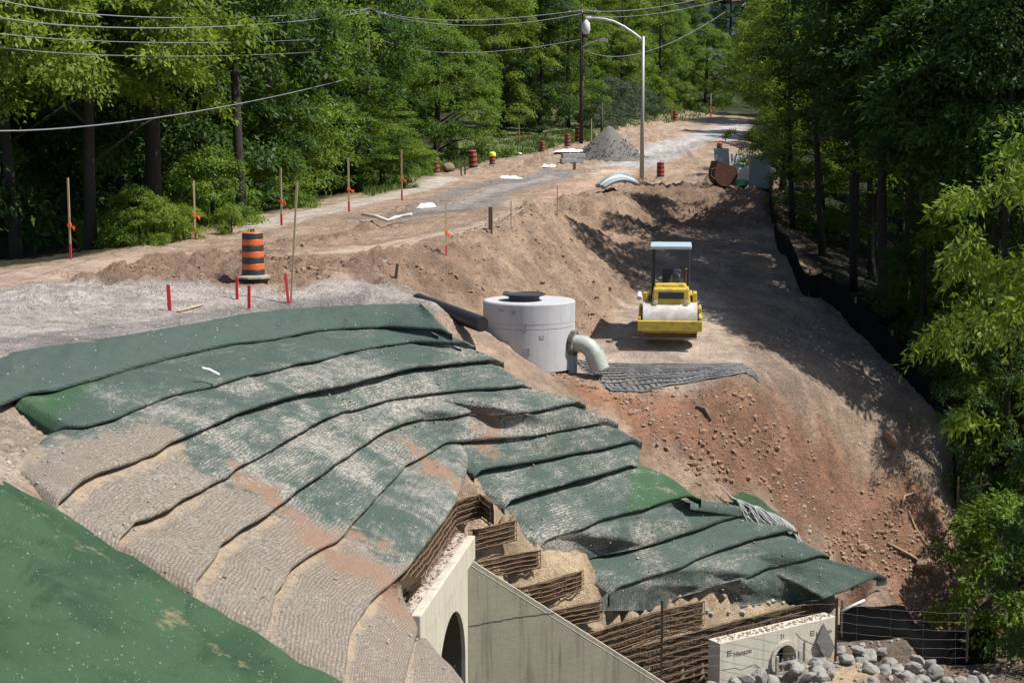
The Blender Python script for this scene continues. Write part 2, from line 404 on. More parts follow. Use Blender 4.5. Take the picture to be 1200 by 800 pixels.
# ------------------------------------------------------------------ culvert layout
HW0 = W(493, 721, Z=-7.05); HW1 = W(557, 627, Z=-7.05)         # parapet front edge, near and far end
hd = (HW1 - HW0); hd[2] = 0; HWL = np.linalg.norm(hd); hd /= HWL
hn = np.array([hd[1], -hd[0], 0.])                              # the face looks this way (to the right)
wd = np.array([math.sin(rad(66)), math.cos(rad(66)), 0.]); wn = np.array([-wd[1], wd[0], 0.])   # wing wall direction and its rear
WW0 = HW1 - hn * .14 + hd * -.02; WW0 = np.array([WW0[0], WW0[1], -7.47])
WWL = 6.4; WWS = .715
BEDZ = -11.6
BX0 = W(844, 754, Z=-10.0); BX1 = W(980, 722, Z=-10.0)
bd = BX1 - BX0; bd[2] = 0; BXL = np.linalg.norm(bd); bd /= BXL; bnr = np.array([-bd[1], bd[0], 0.])   # rearwards
# wire basket steps: (top line pixels, z top, height)
STEPS = [
 ([(534,588),(562,579),(574,588)], -6.44, .42),
 ([(556,621),(594,612),(606,609)], -7.04, .37),
 ([(560,659),(594,651),(634,644)], -7.68, .33),
 ([(612,688),(640,682),(684,668)], -8.27, .36),
 ([(648,715),(680,709),(706,704)], -8.84, .36),
 ([(686,744),(695,741),(777,715),(826,704)], -9.42, .50),
 ([(726,763),(796,745),(860,728),(954,705)], -9.97, 1.25),
]
STEP3 = [(line3(p, z), z, h) for p, z, h in STEPS]
WIRE3 = (line3([(463,679),(501,635),(534,588)], -6.44), -6.44, .56)

# ------------------------------------------------------------------ terrain TIN
T = []
def tp(u, v, Y=None, Z=None, dz=0): p = W(u, v, Y=Y, Z=Z); T.append((p[0], p[1], p[2] + dz))
def tw(*ps):
    for p in ps: T.append(p)
def tline(P, dz=0, off=(0, 0, 0), step=.35):
    for p in resample(P, step=step): T.append((p[0] + off[0], p[1] + off[1], p[2] + dz + off[2]))
for k in range(0, 14):
    P = L3[k]
    if k == 7:
        tline(P[:6], -.22); tline(P[13:], -.22)
    else: tline(P, -.22 if k else -.06)
# green mat plane (foreground, looks to the right)
def matz(x, y): return -4.57 - .5 * (x + 5.77) + .05 * (y - 19.4)
for x in np.arange(-9.5, -.2, .8):
    for y in np.arange(10, 20, .9):
        e = np.interp(x, [-9, -6.6, -5.8, -5, -3.9, -3, -2, -1], [21.5, 19.6, 19.1, 18.9, 18.5, 18.2, 18.0, 17.8])
        if y < e - .35: tw((x, y, matz(x, y)))
# slope right of the left end of line 7, down to the bed
tp(487,738,Z=-7.1); tp(478,775,Z=-7.05); tp(472,800,Z=-7.05); tp(520,775,Z=-7.6); tp(545,800,Z=-7.9); tp(540,830,Z=-8.3); tp(470,840,Z=-7.3)
tw((0.2, 21.5, -9.3), (.6, 20, -9.6), (.4, 18, -9.2), (1.6, 21.5, -10.8), (2.4, 19, -11.2), (3.2, 22, BEDZ), (4, 17, BEDZ))
# behind / before the headwall
for s in np.linspace(0.15, HWL, 12):
    p = HW0 + hd * s
    q = p - hn * 1.3; tw((q[0], q[1], -7.05))
    q = p - hn * .18; tw((q[0], q[1], BEDZ)); q = p + hn * 1.5; tw((q[0], q[1], BEDZ))
P = WIRE3[0]
for p in resample(P, step=.4):
    q = p - hn * .9; tw((q[0], q[1], -6.5))
# wing wall
for s in np.linspace(.1, WWL + .3, 16):
    p = WW0 + wd * s; zt = max(-7.47 - WWS * s, BEDZ + .1)
    q = p + wn * .27; tw((q[0], q[1], zt - .18)); q = p + wn * .06; tw((q[0], q[1], BEDZ)); q = p - wn * 1.2; tw((q[0], q[1], BEDZ))
for P, z, hgt in STEP3:
    for p in resample(P, step=.3):
        tw((p[0] + .0, p[1] + .17, z - .03), (p[0], p[1] + .5, z + .06)); tw((p[0], p[1] + .10, z - hgt - .05)); tw((p[0] - .0, p[1] - .06, z - hgt - .03))
# box panel
for s in np.linspace(-.2, BXL + .1, 9):
    p = BX0 + bd * s
    q = p + bnr * .33; tw((q[0], q[1], -10.12)); q = p + bnr * .1; tw((q[0], q[1], -10.8)); q = p - bnr * 1.2; tw((q[0], q[1], -10.85))
tw((5.5, 27, BEDZ), (9, 29, BEDZ), (13, 31, BEDZ), (9, 22, BEDZ), (20, 28, BEDZ - .2), (3.5, 27.5, BEDZ))
tp(1000,720,Y=33.9); tp(1060,712,Y=34.6); tp(1140,705,Y=35.3); tp(985,766,Y=33.2); tp(1060,770,Y=33.6); tp(1150,766,Y=34.2)
tp(1000,800,Y=32); tp(1100,800,Y=32.4)
# spill slope and the bare slope to the right
for a in [(590,400,33.8),(600,408,33.6),(620,428,33.7),(640,440,33.8),(670,452,34),(700,470,33.9),(745,464,34.3),(780,463,34.3),(830,466,34.4),(870,456,34.6),
          (830,490,33.9),(880,445,35),(900,500,35),(900,560,34.5),(960,600,34.8),(1000,640,34.8),(1000,560,36),(1000,480,37.5),(1080,600,36),(1080,540,37),(1130,500,38.4),(1140,600,36.8),(1090,660,35.3),(1140,650,36),
          (940,440,36.8),(900,410,38.2),(1000,385,43),(1060,440,40.2),(950,350,44.5),(920,300,52),(907,262,59.5),(907,228,65.5),(903,222,70)]:
    tp(a[0], a[1], Y=a[2])
# bench
for a in [(700,440,35.2),(790,440,35.2),(880,436,35.2),(700,400,38.2),(785,394,38.5),(850,404,38),(740,347,44),(800,332,45),(860,360,42.5),(780,292,53),(850,296,52.5),(795,266,61.3),(830,265,61.5),(865,264,61.3),(890,262,60.6),(790,229,64.3),(830,227,64.5),(870,225,64.5),(895,224,65.5),
          (580,400,35.2),(640,432,35.3),(680,436,35.4)]: tp(a[0], a[1], Y=a[2])
# cut bank: upper edge and toe
for a in [(505,352,33.6),(390,312,35.5),(440,301,36.6),(520,284,38.2),(560,274,40),(600,262,42.2),(640,244,47),(690,229,58),(720,219,70),(755,212,84),(800,212,80),(850,222,73),(880,218,73)]: tp(a[0], a[1], Y=a[2])
for a in [(430,335,33.9),(470,345,34.6),(500,352,35),(540,362,36),(590,376,37.6),(640,384,38.2),(690,394,38.9),(725,365,41.5),(745,335,45.5),(755,300,51),(766,268,58)]: tp(a[0], a[1], Y=a[2])
for a in [(590,330,39.2),(650,320,41.5),(700,300,46)]: tp(a[0], a[1], Y=a[2])
# road plateau
for a in [(0,385,28),(0,350,31.5),(0,320,36.5),(100,330,34.5),(100,370,30.5),(200,365,31.2),(200,330,34),(297,326,34.6),(340,350,32.6),(150,297,41),(250,275,47),(300,263,50.5),(350,285,43),(430,285,43),(410,236,62),(460,262,47.5),(480,240,55),
          (520,205,90),(560,215,79),(600,235,58),(640,215,76),(700,198,92),(555,198,97),(600,186,105),(635,179,114),(677,168,111),(650,170,117),(680,190,101),(750,187,105),(800,205,92),(850,203,82),(840,166,112),(790,160,122),
          (850,148,150),(791,143,150),(730,150,135),(700,121,150),(760,126,160),(840,134,175),(720,106,180),(500,192,105),(450,205,85),(760,193,100)]: tp(a[0], a[1], Y=a[2])
tw((-12.5, 24, -3.35), (-12, 18, -2.9), (-12, 9, -2.6), (-20, 20, -3.2), (-20, 32, -3.3), (-9, 9, -2.9), (-14, 41, -3.3), (-18, 44, -3.8), (-30, 40, -4.2), (-20, 55, -3.6), (-16, 70, -2.9), (-14, 90, -2.2), (-30, 80, -3), (-20, 110, -1.4),
   (-60, 60, -4), (-60, 150, 3), (-30, 150, 3.5), (-10, 160, 5), (-80, 240, 14), (0, 240, 14), (30, 240, 12), (80, 240, 12), (0, 330, 26), (-150, 330, 26), (150, 330, 26), (-150, 0, -4), (150, 0, -14), (-150, 100, -3), (150, 100, -6), (-60, 0, -3), (-20, 0, -3),
   (11.5, 35.5, -9.6), (12, 38.5, -7.7), (11.5, 42, -6.2), (11.2, 48, -5.2), (12, 56, -4.2), (13.5, 70, -2.4), (15, 40, -8.8), (15, 33, -11), (18, 50, -7), (18, 64, -5), (20, 80, -3.5), (24, 40, -10.5), (30, 30, -12), (40, 60, -9), (22, 95, -2), (40, 110, -3), (28, 150, 1.6), (60, 160, 2), (16, 120, .2), (16, 105, -1),
   (30, 10, -13), (60, 20, -13), (0, 8, -9.5), (5, 8, -11.8), (0, 0, -9.5), (10, 0, -12.5), (-9, 0, -3.2), (0, -20, -9), (-150, -30, -4), (150, -30, -14), (0, -30, -9))
T = np.array(T)
# the terrain must stay under the concrete: drop any sample that lies before the faces but high
def in_pocket(x, y):
    a = (x - HW0[0]) * hn[0] + (y - HW0[1]) * hn[1]; s = (x - HW0[0]) * hd[0] + (y - HW0[1]) * hd[1]
    b = (x - WW0[0]) * wn[0] + (y - WW0[1]) * wn[1]; sb = (x - WW0[0]) * wd[0] + (y - WW0[1]) * wd[1]
    return (a > -1.05) & (s > .12) & (b < .07) & (sb < WWL + .2)
keep = ~(in_pocket(T[:, 0], T[:, 1]) & (T[:, 2] > BEDZ + .3) & (T[:, 1] > 22.3))
T = T[keep]
_, uq = np.unique(np.round(T[:, :2] / .04), axis=0, return_index=True); T = T[np.sort(uq)]
res = delaunay_2d_cdt([Vector((a, b)) for a, b in T[:, :2]], [], [], 0, 1e-4)
tv = np.array([tuple(v) for v in res[0]]); tz = np.array([T[o[0], 2] for o in res[3]])
def axis(segs):
    out = [segs[0][0]]
    for a, b, s0, s1 in segs:
        x = a; n = max(1, int(round((b - a) / ((s0 + s1) / 2)))); w = np.linspace(s0, s1, n); w = np.cumsum(w); w = w / w[-1] * (b - a)
        out += list(a + w)
    return np.array(out)
GX = axis([(-150, -40, 14, 4), (-40, -15, 2.5, .25), (-15, -8, .25, .13), (-8, 12.5, .11, .11), (12.5, 22, .14, .9), (22, 45, 1, 4), (45, 150, 5, 14)])
GY = axis([(-30, 8, 5, 1), (8, 15, .6, .14), (15, 46, .11, .12), (46, 75, .12, .35), (75, 130, .35, 1.2), (130, 330, 1.5, 6)])
XX, YY = np.meshgrid(GX, GY)
ZZ = np.full(XX.shape, np.nan)
for f in res[2]:
    a, b, c = f[:3]; A, B, C = tv[a], tv[b], tv[c]
    lo = np.minimum(np.minimum(A, B), C); hi = np.maximum(np.maximum(A, B), C)
    i0, i1 = np.searchsorted(GX, lo[0] - 1e-6), np.searchsorted(GX, hi[0] + 1e-6)
    j0, j1 = np.searchsorted(GY, lo[1] - 1e-6), np.searchsorted(GY, hi[1] + 1e-6)
    if i1 <= i0 or j1 <= j0: continue
    den = (B[1] - C[1]) * (A[0] - C[0]) + (C[0] - B[0]) * (A[1] - C[1])
    if abs(den) < 1e-12: continue
    x = XX[j0:j1, i0:i1]; y = YY[j0:j1, i0:i1]
    l1 = ((B[1] - C[1]) * (x - C[0]) + (C[0] - B[0]) * (y - C[1])) / den
    l2 = ((C[1] - A[1]) * (x - C[0]) + (A[0] - C[0]) * (y - C[1])) / den
    l3 = 1 - l1 - l2
    ok = (l1 > -1e-6) & (l2 > -1e-6) & (l3 > -1e-6)
    z = l1 * tz[a] + l2 * tz[b] + l3 * tz[c]
    sub = ZZ[j0:j1, i0:i1]; sub[ok] = z[ok]
ZZ[np.isnan(ZZ)] = -5
def blur(Z, it):
    for _ in range(it):
        P = np.pad(Z, 1, mode='edge')
        Z = (P[:-2, 1:-1] + P[2:, 1:-1] + P[1:-1, :-2] + P[1:-1, 2:] + 4 * P[1:-1, 1:-1]) / 8
    return Z
# keep the cliffs crisp near the concrete, smooth the rest
hard = sstep(9.5, 6.5, np.abs(XX - 2.2)) * sstep(21.5, 22.5, YY) * sstep(33.5, 32.0, YY)
ZS = blur(ZZ, 10); ZZ = ZZ * hard + ZS * (1 - hard)

def clampz(x, y, Z):
    a = (x - HW0[0]) * hn[0] + (y - HW0[1]) * hn[1]; s = (x - HW0[0]) * hd[0] + (y - HW0[1]) * hd[1]
    b = (x - WW0[0]) * wn[0] + (y - WW0[1]) * wn[1]; sb = (x - WW0[0]) * wd[0] + (y - WW0[1]) * wd[1]
    pocket = (a > np.where((s > 1.7) & (s < HWL + .1), -3.0, -1.12)) & (b < .12) & (sb < WWL + .1) & (s > .05)
    edge = BEDZ + 3.9 * sstep(.55, -.25, s)               # the bank at the near end of the wall
    Z = np.where(pocket, np.minimum(Z, np.where(s > .55, BEDZ, edge)), Z)
    behind = (b >= .12) & (b < .34) & (sb > -.1) & (sb < WWL)
    Z = np.where(behind, np.minimum(Z, -7.47 - WWS * sb - .10), Z)
    c = (x - BX0[0]) * bnr[0] + (y - BX0[1]) * bnr[1]; t = (x - BX0[0]) * bd[0] + (y - BX0[1]) * bd[1]
    Z = np.where((c < .16) & (c > -3.2) & (t > -.05) & (t < BXL + .05), np.minimum(Z, -10.75 - .18 * np.clip(-c - .6, 0, 3)), Z)
    Z = np.where((c < .375) & (c >= .16) & (np.abs(t - BXL / 2 - .13) < .55), np.minimum(Z, -10.9), Z)
    Z = np.where((c >= .16) & (c < .42) & (t > -.05) & (t < BXL + .05), np.minimum(Z, -10.12), Z)
    Z = np.where((c < .16) & (t <= -.05) & (sb > 3.2) & (b > .34) & (y < 31.2 + .45 * np.maximum(x - 3, 0)) & (c < -.1), np.minimum(Z, BEDZ + .25), Z)
    yf = np.interp(x, FX2[:, 0], FX2[:, 1])
    Z = np.where((t > BXL + .02) & (x > BX1[0] - .3) & (y < yf + .12), np.minimum(Z, -10.95 - .06 * np.clip(yf - y, 0, 5)), Z)
    return Z
FX2 = np.array([W(u, 764, Y=y)[:2] for u, y in ((984, 32.75), (1040, 33.0), (1100, 33.3), (1165, 33.6), (1300, 34))])
for P, z, hgt in STEP3:
    Pr = resample(P, step=.1); Pr = Pr[np.argsort(Pr[:, 0])]
    py = np.interp(XX, Pr[:, 0], Pr[:, 1]); inx = (XX > Pr[0, 0] - .3) & (XX < Pr[-1, 0] + .05)
    ZZ = np.where(inx & (YY < py + .11) & (YY > py - 1.1), np.minimum(ZZ, z - hgt - .02), ZZ)
    ZZ = np.where(inx & (YY >= py + .11) & (YY < py + .36), np.clip(ZZ, z - .10, z - .02 + .35 * np.maximum(YY - py - .2, 0)), ZZ)
ZZ = clampz(XX, YY, ZZ)
FEN = np.array([[30.5, 11.0], [34, 10.6], [36.5, 10.8], [38.4, 11.1], [40.2, 10.3], [43, 9.65], [47, 9.2], [52, 9.3], [58, 9.9], [64, 10.7], [70, 11.8], [90, 14.5], [130, 19], [160, 24]])
LEF = np.array([[20, -20], [33, -14.5], [37, -12.8], [41, -10.6], [47, -9.3], [51, -9.0], [62, -7.4], [78, -6.2], [90, -5], [105, -5.2], [120, -3.5], [140, -3]])
fx = np.interp(YY, FEN[:, 0], FEN[:, 1]); lx = np.interp(YY, LEF[:, 0], LEF[:, 1])
bedmask = (ZZ < -10.9) & (YY < 34) & (YY > 15)
# roughness
rough = np.full(XX.shape, .075)
def H0(x, y):   # bilinear height before displacement
    i = np.clip(np.searchsorted(GX, x) - 1, 0, len(GX) - 2); j = np.clip(np.searchsorted(GY, y) - 1, 0, len(GY) - 2)
    a = (x - GX[i]) / (GX[i + 1] - GX[i]); b = (y - GY[j]) / (GY[j + 1] - GY[j])
    return (ZZ[j, i] * (1 - a) + ZZ[j, i + 1] * a) * (1 - b) + (ZZ[j + 1, i] * (1 - a) + ZZ[j + 1, i + 1] * a) * b
YS = np.r_[np.arange(12, 60, .06), np.arange(60, 320, .25)]
def G(u, v):    # where the sight line through a photo pixel meets the ground
    r = ray(u, v); t = YS / r[1]
    hit = np.nonzero(r[2] * t < H0(r[0] * t, YS))[0]
    i = hit[0] if len(hit) else len(YS) - 1
    y = YS[i]; return np.array([r[0] * t[i], y, r[2] * t[i]])
def inpoly(px, x, y, w=.3, seed=3, jit=.5, js=1.4):
    P = np.array([G(*p)[:2] if len(p) == 2 else p[:2] for p in px])
    ins = np.zeros(x.shape, bool); dist = np.full(x.shape, 1e9)
    lo = P.min(0) - 4; hi = P.max(0) + 4
    for i in range(len(P)):
        a = P[i]; b = P[(i + 1) % len(P)]
        c = ((a[1] > y) != (b[1] > y)) & (x < (b[0] - a[0]) * (y - a[1]) / (b[1] - a[1] + 1e-12) + a[0]); ins ^= c
        d = b - a; t = np.clip(((x - a[0]) * d[0] + (y - a[1]) * d[1]) / (d @ d + 1e-12), 0, 1)
        dist = np.minimum(dist, np.hypot(x - a[0] - t * d[0], y - a[1] - t * d[1]))
    sd = np.where(ins, dist, -dist) + fbm(x, y, js, 4, seed) * jit
    return sstep(-w, w, sd)
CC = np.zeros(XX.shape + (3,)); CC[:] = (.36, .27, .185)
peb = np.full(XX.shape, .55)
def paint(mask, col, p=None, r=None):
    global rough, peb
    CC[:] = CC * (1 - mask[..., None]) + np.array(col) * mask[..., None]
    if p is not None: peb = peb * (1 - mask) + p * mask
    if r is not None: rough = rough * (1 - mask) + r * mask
big = fbm(XX, YY, .35, 4, 11)
paint(sstep(-.1, .5, big) * .6, (.29, .205, .14))
paint(sstep(.05, .5, fbm(XX, YY, .8, 4, 21)) * .5, (.42, .33, .24))
A = XX, YY
# cut bank
paint(inpoly([(380,308),(440,296),(520,280),(600,258),(640,240),(690,226),(720,216),(760,212),(800,230),(770,270),(748,340),(700,392),(590,380),(500,352),(430,338)], *A), (.34, .245, .165),   .65, .27)
paint(inpoly([(360,305),(440,300),(520,290),(560,300),(560,350),(500,352),(420,335)], *A) * .8, (.24, .16, .105), .8, .30)
paint(inpoly([(738,268),(752,224),(800,219),(908,216),(908,268),(800,274)], *A, w=.5), (.24, .165, .11), .8, .28)
# bench
paint(inpoly([(705,400),(745,350),(800,325),(840,345),(868,400),(892,450),(800,470),(690,440),(640,432)], *A), (.42, .345, .26), .25, .012)
# mixed slope on the right
paint(inpoly([(870,400),(892,440),(960,480),(1060,560),(1150,660),(1160,560),(1120,495),(1000,385),(920,300)], *A), (.30, .23, .16), .85, .09)
paint(inpoly([(590,395),(640,430),(700,452),(800,466),(880,452),(960,520),(1060,560),(1120,620),(1140,700),(1040,690),(940,610),(820,570),(750,510),(680,465)], *A, w=.35, jit=.7), (.26, .15, .092), .75, .12)
paint(inpoly([(590,398),(640,430),(700,452),(790,468),(830,520),(760,510),(690,470)], *A) * .8, (.30, .155, .09), .4, .08)
paint(inpoly([(1040,690),(1140,640),(1160,720),(985,715)], *A), (.21, .135, .09), .5, .05)
# road plateau
paint(inpoly([(-80,430),(-80,350),(0,345),(120,337),(200,330),(330,342),(380,330),(500,348),(507,360),(440,360),(340,364),(200,390),(0,420)], *A, w=.4), (.42, .385, .335), 1., .03)
paint(inpoly([(0,335),(90,322),(160,318),(170,345),(60,362),(0,372)], *A) * .7, (.44, .41, .36), 1., .22)
paint(inpoly([(60,318),(200,300),(300,296),(380,305),(420,318),(330,340),(200,328),(100,332)], *A), (.26, .18, .12), .9, .30)
paint(inpoly([(-40,326),(0,318),(150,299),(200,296),(120,322),(0,340),(-40,345)], *A), (.46, .345, .25), .15, .012)
paint(inpoly([(300,292),(420,270),(520,230),(620,190),(640,180),(600,200),(500,248),(440,266),(350,292)], *A) * .9, (.27, .19, .125), .9, .28)
paint(inpoly([(330,304),(430,288),(570,262),(650,230),(700,200),(750,195),(700,222),(640,238),(560,272),(430,296)], *A, w=.5), (.50, .39, .285), .1, .012)
paint(inpoly([(560,262),(620,240),(660,215),(720,200),(730,206),(690,222),(640,236)], *A) * .7, (.45, .305, .215), .1)
paint(inpoly([(415,256),(470,252),(500,232),(560,215),(640,199),(680,199),(640,215),(600,226),(575,245),(520,250),(490,256)], *A, w=.4), (.235, .22, .20), .8, .02)
paint(inpoly([(500,246),(560,222),(640,206),(650,209),(570,230),(530,247)], *A, w=.25) * .7, (.40, .36, .31), .4)
paint(inpoly([(285,262),(400,238),(520,206),(545,210),(420,244),(300,272)], *A), (.47, .41, .34), .3, .015)
paint(inpoly([(690,196),(745,178),(800,160),(850,143),(880,146),(870,164),(800,182),(760,196)], *A, w=.8), (.44, .42, .385), .3, .02)
paint(inpoly([(740,186),(800,174),(850,160),(860,163),(800,182),(745,194)], *A, w=.5) * .7, (.30, .285, .26), .5)
paint(inpoly([(-20,404),(0,398),(150,379),(300,354),(340,351),(420,350),(420,358),(340,360),(300,366),(200,384),(0,416),(-20,420)], *A, w=.15, jit=.25) * .7, (.20, .19, .18), .8, .02)
# grass
gr = inpoly([(430,232),(520,203),(600,183),(700,166),(690,148),(600,165),(500,185),(420,215)], *A, w=.8)
paint(gr, (.15, .16, .065), .1, .06)
paint(inpoly([(640,172),(720,150),(840,130),(850,105),(690,90),(640,140)], *A, w=1.5), (.13, .15, .06), .1, .1)
paint(inpoly([(700,160),(780,145),(830,140),(845,148),(760,160),(700,168)], *A, w=1.) * .6, (.36, .27, .2), .3)
XL = np.interp(YY, [60, 92, 105, 112, 150, 175, 200], [-9, -5, -1.5, 3, 13, 18, 18])
paint(sstep(-.5, 1.0, XL - XX + fbm(XX, YY, .5, 3, 15) * .8) * sstep(82, 95, YY), (.13, .155, .06), .1, .06)
# woods floor
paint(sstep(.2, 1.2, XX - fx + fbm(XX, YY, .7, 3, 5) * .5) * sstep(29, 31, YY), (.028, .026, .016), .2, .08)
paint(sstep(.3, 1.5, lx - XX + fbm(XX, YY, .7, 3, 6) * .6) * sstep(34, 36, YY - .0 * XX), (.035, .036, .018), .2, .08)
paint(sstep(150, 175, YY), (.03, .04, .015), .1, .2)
# sand behind the baskets, ledge gravel, bed
sd = sstep(-.5, .2, -np.abs(XX - .2 - (YY - 28.4) * .9) + 1.6) * sstep(26.6, 27.2, YY) * sstep(32.2, 31.2, YY) * sstep(9., 7.4, XX) * sstep(-7.0, -6.6, -np.abs(ZZ + 0))
paint(sstep(26.8, 27.4, YY) * sstep(31.8, 31, YY - .28 * np.maximum(XX - 2, 0)) * sstep(-1.2, -.8, XX) * sstep(8, 7.3, XX) * sstep(-6.4, -6.7, ZZ), (.42, .33, .205), .35, .05)
paint(sstep(1.3, .9, np.abs(ZZ + 7.12) * 4 + 0 * XX) * sstep(-2.6, -2.3, XX) * sstep(-.4, -.6, XX) * sstep(22, 22.6, YY) * sstep(27.6, 27.3, YY), (.36, .27, .22), 1., .03)
paint(bedmask.astype(float), (.19, .145, .105), .9, .05)
# left end patch beside the layers, and the foreground slope hidden under the mat
paint(inpoly([(-20,480),(30,472),(72,500),(95,503),(62,560),(20,580),(-20,590)], *A), (.38, .31, .23), .9, .05)
LS = sstep(-9, -8, XX) * sstep(21, 19.5, YY)
rough = rough * (1 - LS)
under = np.zeros(XX.shape)
# ------------------------------------------------------------------ wrapped slope layers
redlines = [(W(300,572,Z=-5.3), W(395,640,Z=-5.93), .42), (W(395,640,Z=-5.93), W(462,700,Z=-6.6), .5), (W(478,538,Z=-6.0), W(545,575,Z=-6.4), .45), (W(540,505,Z=-5.9), W(580,520,Z=-6.), .35), (W(420,630,Z=-6.1), W(462,655,Z=-6.4), .22), (W(545,480,Z=-5.5), W(575,497,Z=-5.7), .25)]
LAYERS = []
def layer(U, L, name, label, cov, seed, tint=None, sandyw=1., bul=.045, covl=0.):
    n = max(10, int(max(np.linalg.norm(np.diff(L, axis=0), axis=1).sum(), 1) / .085))
    U = smooth_line(resample(U, n), 2); L = smooth_line(resample(L, n), 1)
    d = L - U; d[:, 2] = 0; nl = np.linalg.norm(d, axis=1, keepdims=True); d = d / np.maximum(nl, .05)
    d = smooth_line(d.copy(), 8); d /= np.linalg.norm(d, axis=1, keepdims=True)
    t = np.r_[0, np.cumsum(np.linalg.norm(np.diff(L, axis=0), axis=1))]
    wz = fbm(t, np.full(n, seed * 3.3), .9, 3, seed) ; wo = fbm(t, np.full(n, seed * 5.1 + 40), 1.6, 3, seed + 9)
    Ub = U - d * .28; Ub[:, 2] -= .045
    Lf = L + d * (.015 + .03 * wo[:, None]); Lf[:, 2] += .02 + .022 * wz
    prof = [(s, None) for s in np.linspace(0, 1, 15)]
    rows = []; vcoord = []
    acc = np.zeros(n); last = None
    endf = np.minimum(t, t[-1] - t); endk = sstep(0, .25, endf)
    for s, _ in prof:
        p = Ub * (1 - s) + Lf * s
        b = bul * (1.2 + 1.1 * fbm(t, np.full(n, seed * 7.7), .55, 3, seed + 21)) * math.sin(math.pi * min(1, s * 1.0)) ** .8 + .02 * sstep(.80, .95, s)
        p[:, 2] += b * endk + (fbm(t, np.full(n, s * 1.3 + seed), 1.3, 3, seed + 3) * .05 + fbm(t, np.full(n, s * 2.1 + seed), 3.5, 3, seed + 5) * .03) * math.sin(math.pi * min(s + .05, 1)) * endk
        p[:, 2] -= (1 - endk) * .10
        rows.append(p)
    lipz = .022
    for o, z in ((.022, -.02), (.022, -.055), (-.015, -.08), (-.10, -.09), (-.26, -.09)):
        p = Lf + d * o; p[:, 2] += lipz + z - (1 - endk) * .10; rows.append(p)
    R = np.array(rows)                      # (m, n, 3)
    e0 = R[:, :1].copy(); e1 = R[:, -1:].copy(); e0[..., 2] -= .22; e1[..., 2] -= .14
    R = np.concatenate([e0, R, e1], 1); t = np.r_[t[0] - .3, t, t[-1] + .3]; n += 2
    m = len(R); LAYERS.append(R)
    vc = np.zeros((m, n)); vc[1:] = np.cumsum(np.linalg.norm(np.diff(R, axis=0), axis=2), axis=0)
    b = MB(); b.grid([[tuple(p) for p in r] for r in R])
    o = b.build(name, M['fabric'], smooth=True)
    me = o.data
    at = me.attributes.new('fuv', 'FLOAT_VECTOR', 'POINT'); at.data.foreach_set('vector', np.stack([np.tile(t, (m, 1)), vc, np.zeros((m, n))], -1).astype(np.float32).ravel())
    P = R.reshape(-1, 3)
    sandy = sstep(24.2, 21.6, P[:, 1] + fbm(P[:, 0], P[:, 1], .9, 3, 71) * 1.6) * sstep(-4.1, -4.5, P[:, 2]) * sandyw
    red = np.zeros(len(P))
    for a, c, w in redlines:
        dd = c - a; q = np.clip(((P - a) @ dd) / (dd @ dd), -.15, 1.15); dist = np.linalg.norm(P - a - q[:, None] * dd, axis=1); red = np.maximum(red, sstep(w * 2.0, 0, dist))
    cv = cov + covl * np.tile((1 - t / t[-1]) ** 1.6, m)
    tn = np.zeros(len(P)) if tint is None else tint(P)
    for nm, val in (('cov', cv), ('sandy', sandy), ('red', red), ('tint', tn)):
        at = me.attributes.new(nm, 'FLOAT', 'POINT'); at.data.foreach_set('value', val.astype(np.float32))
    return tag(o, label, 'slope layer', 'fabric-wrapped soil layers of the reinforced slope')
def sub(P, a, b): return P[a:b]
layer(L3[0], L3[1], 'wrapped_soil_layer', 'uppermost dark green fabric-wrapped soil layer along the gravel road edge', -.03, 1)
layer(np.vstack([W(25, 468, Z=LZ[1])[None], L3[1][2:]]), L3[2], 'wrapped_soil_layer', 'second wrapped layer from the top, its left end a bare bright green mat corner', .22, 2, tint=lambda P: sstep(-6.6, -7.2, P[:, 0]))
layer(np.vstack([W(8, 556, Z=LZ[2] - .2)[None], W(40, 532, Z=LZ[2] - .1)[None], W(66, 508, Z=LZ[2])[None], L3[2][2:]]), L3[3], 'wrapped_soil_layer', 'third wrapped layer from the top, grey with gravel, reaching the green mat', .34, 3)
layer(L3[3], L3[4], 'wrapped_soil_layer', 'fourth wrapped layer from the top, ending below the black pipe at the red spill', .36, 4)
layer(L3[4], L3[5], 'wrapped_soil_layer', 'fifth wrapped layer from the top, crossed on its left by a red soil streak', .40, 5)
layer(L3[5], L3[6], 'wrapped_soil_layer', 'sixth wrapped layer from the top, red soil spilt over its left half', .40, 6)
P7L = L3[7][:11]
layer(np.vstack([L3[6][:16]]), np.vstack([L3[7][:12]]), 'wrapped_soil_layer', 'seventh wrapped layer, sandy on the left, ending over the wire wall above the culvert', .38, 7)
layer(L3[6][14:], L3[7][12:], 'wrapped_soil_layer', 'wrapped layer right of the wire wall corner, highest one right of the culvert top', .26, 8)
l8l = line3([(470,806),(474,790),(478,775),(483,757),(487,740),(478,715),(468,700)], -7.02)
layer(L3[7][:8], l8l, 'wrapped_soil_layer', 'sandy netted layer low beside the near end of the culvert parapet', .45, 9)
l9l = line3([(548,812),(540,798),(528,783),(515,770),(503,755),(492,745)], -7.5)
layer(l8l[:5], l9l, 'wrapped_soil_layer', 'lowest sandy netted layer, just left of the culvert arch', .45, 10)
layer(L3[7][12:], L3[8], 'wrapped_soil_layer', 'dark green layer whose lip starts at the wire wall corner above the wing wall', .24, 11, covl=.2)
layer(np.vstack([L3[8], W(770, 547, Z=-6.93)[None], W(796, 561, Z=-7.18)[None]]), L3[9], 'wrapped_soil_layer', 'layer with a bright clean green patch at its right end under a white stick', .22, 12, covl=.2, tint=lambda P: sstep(2.35, 2.6, P[:, 0] - (P[:, 1] - 31.5) * .2))
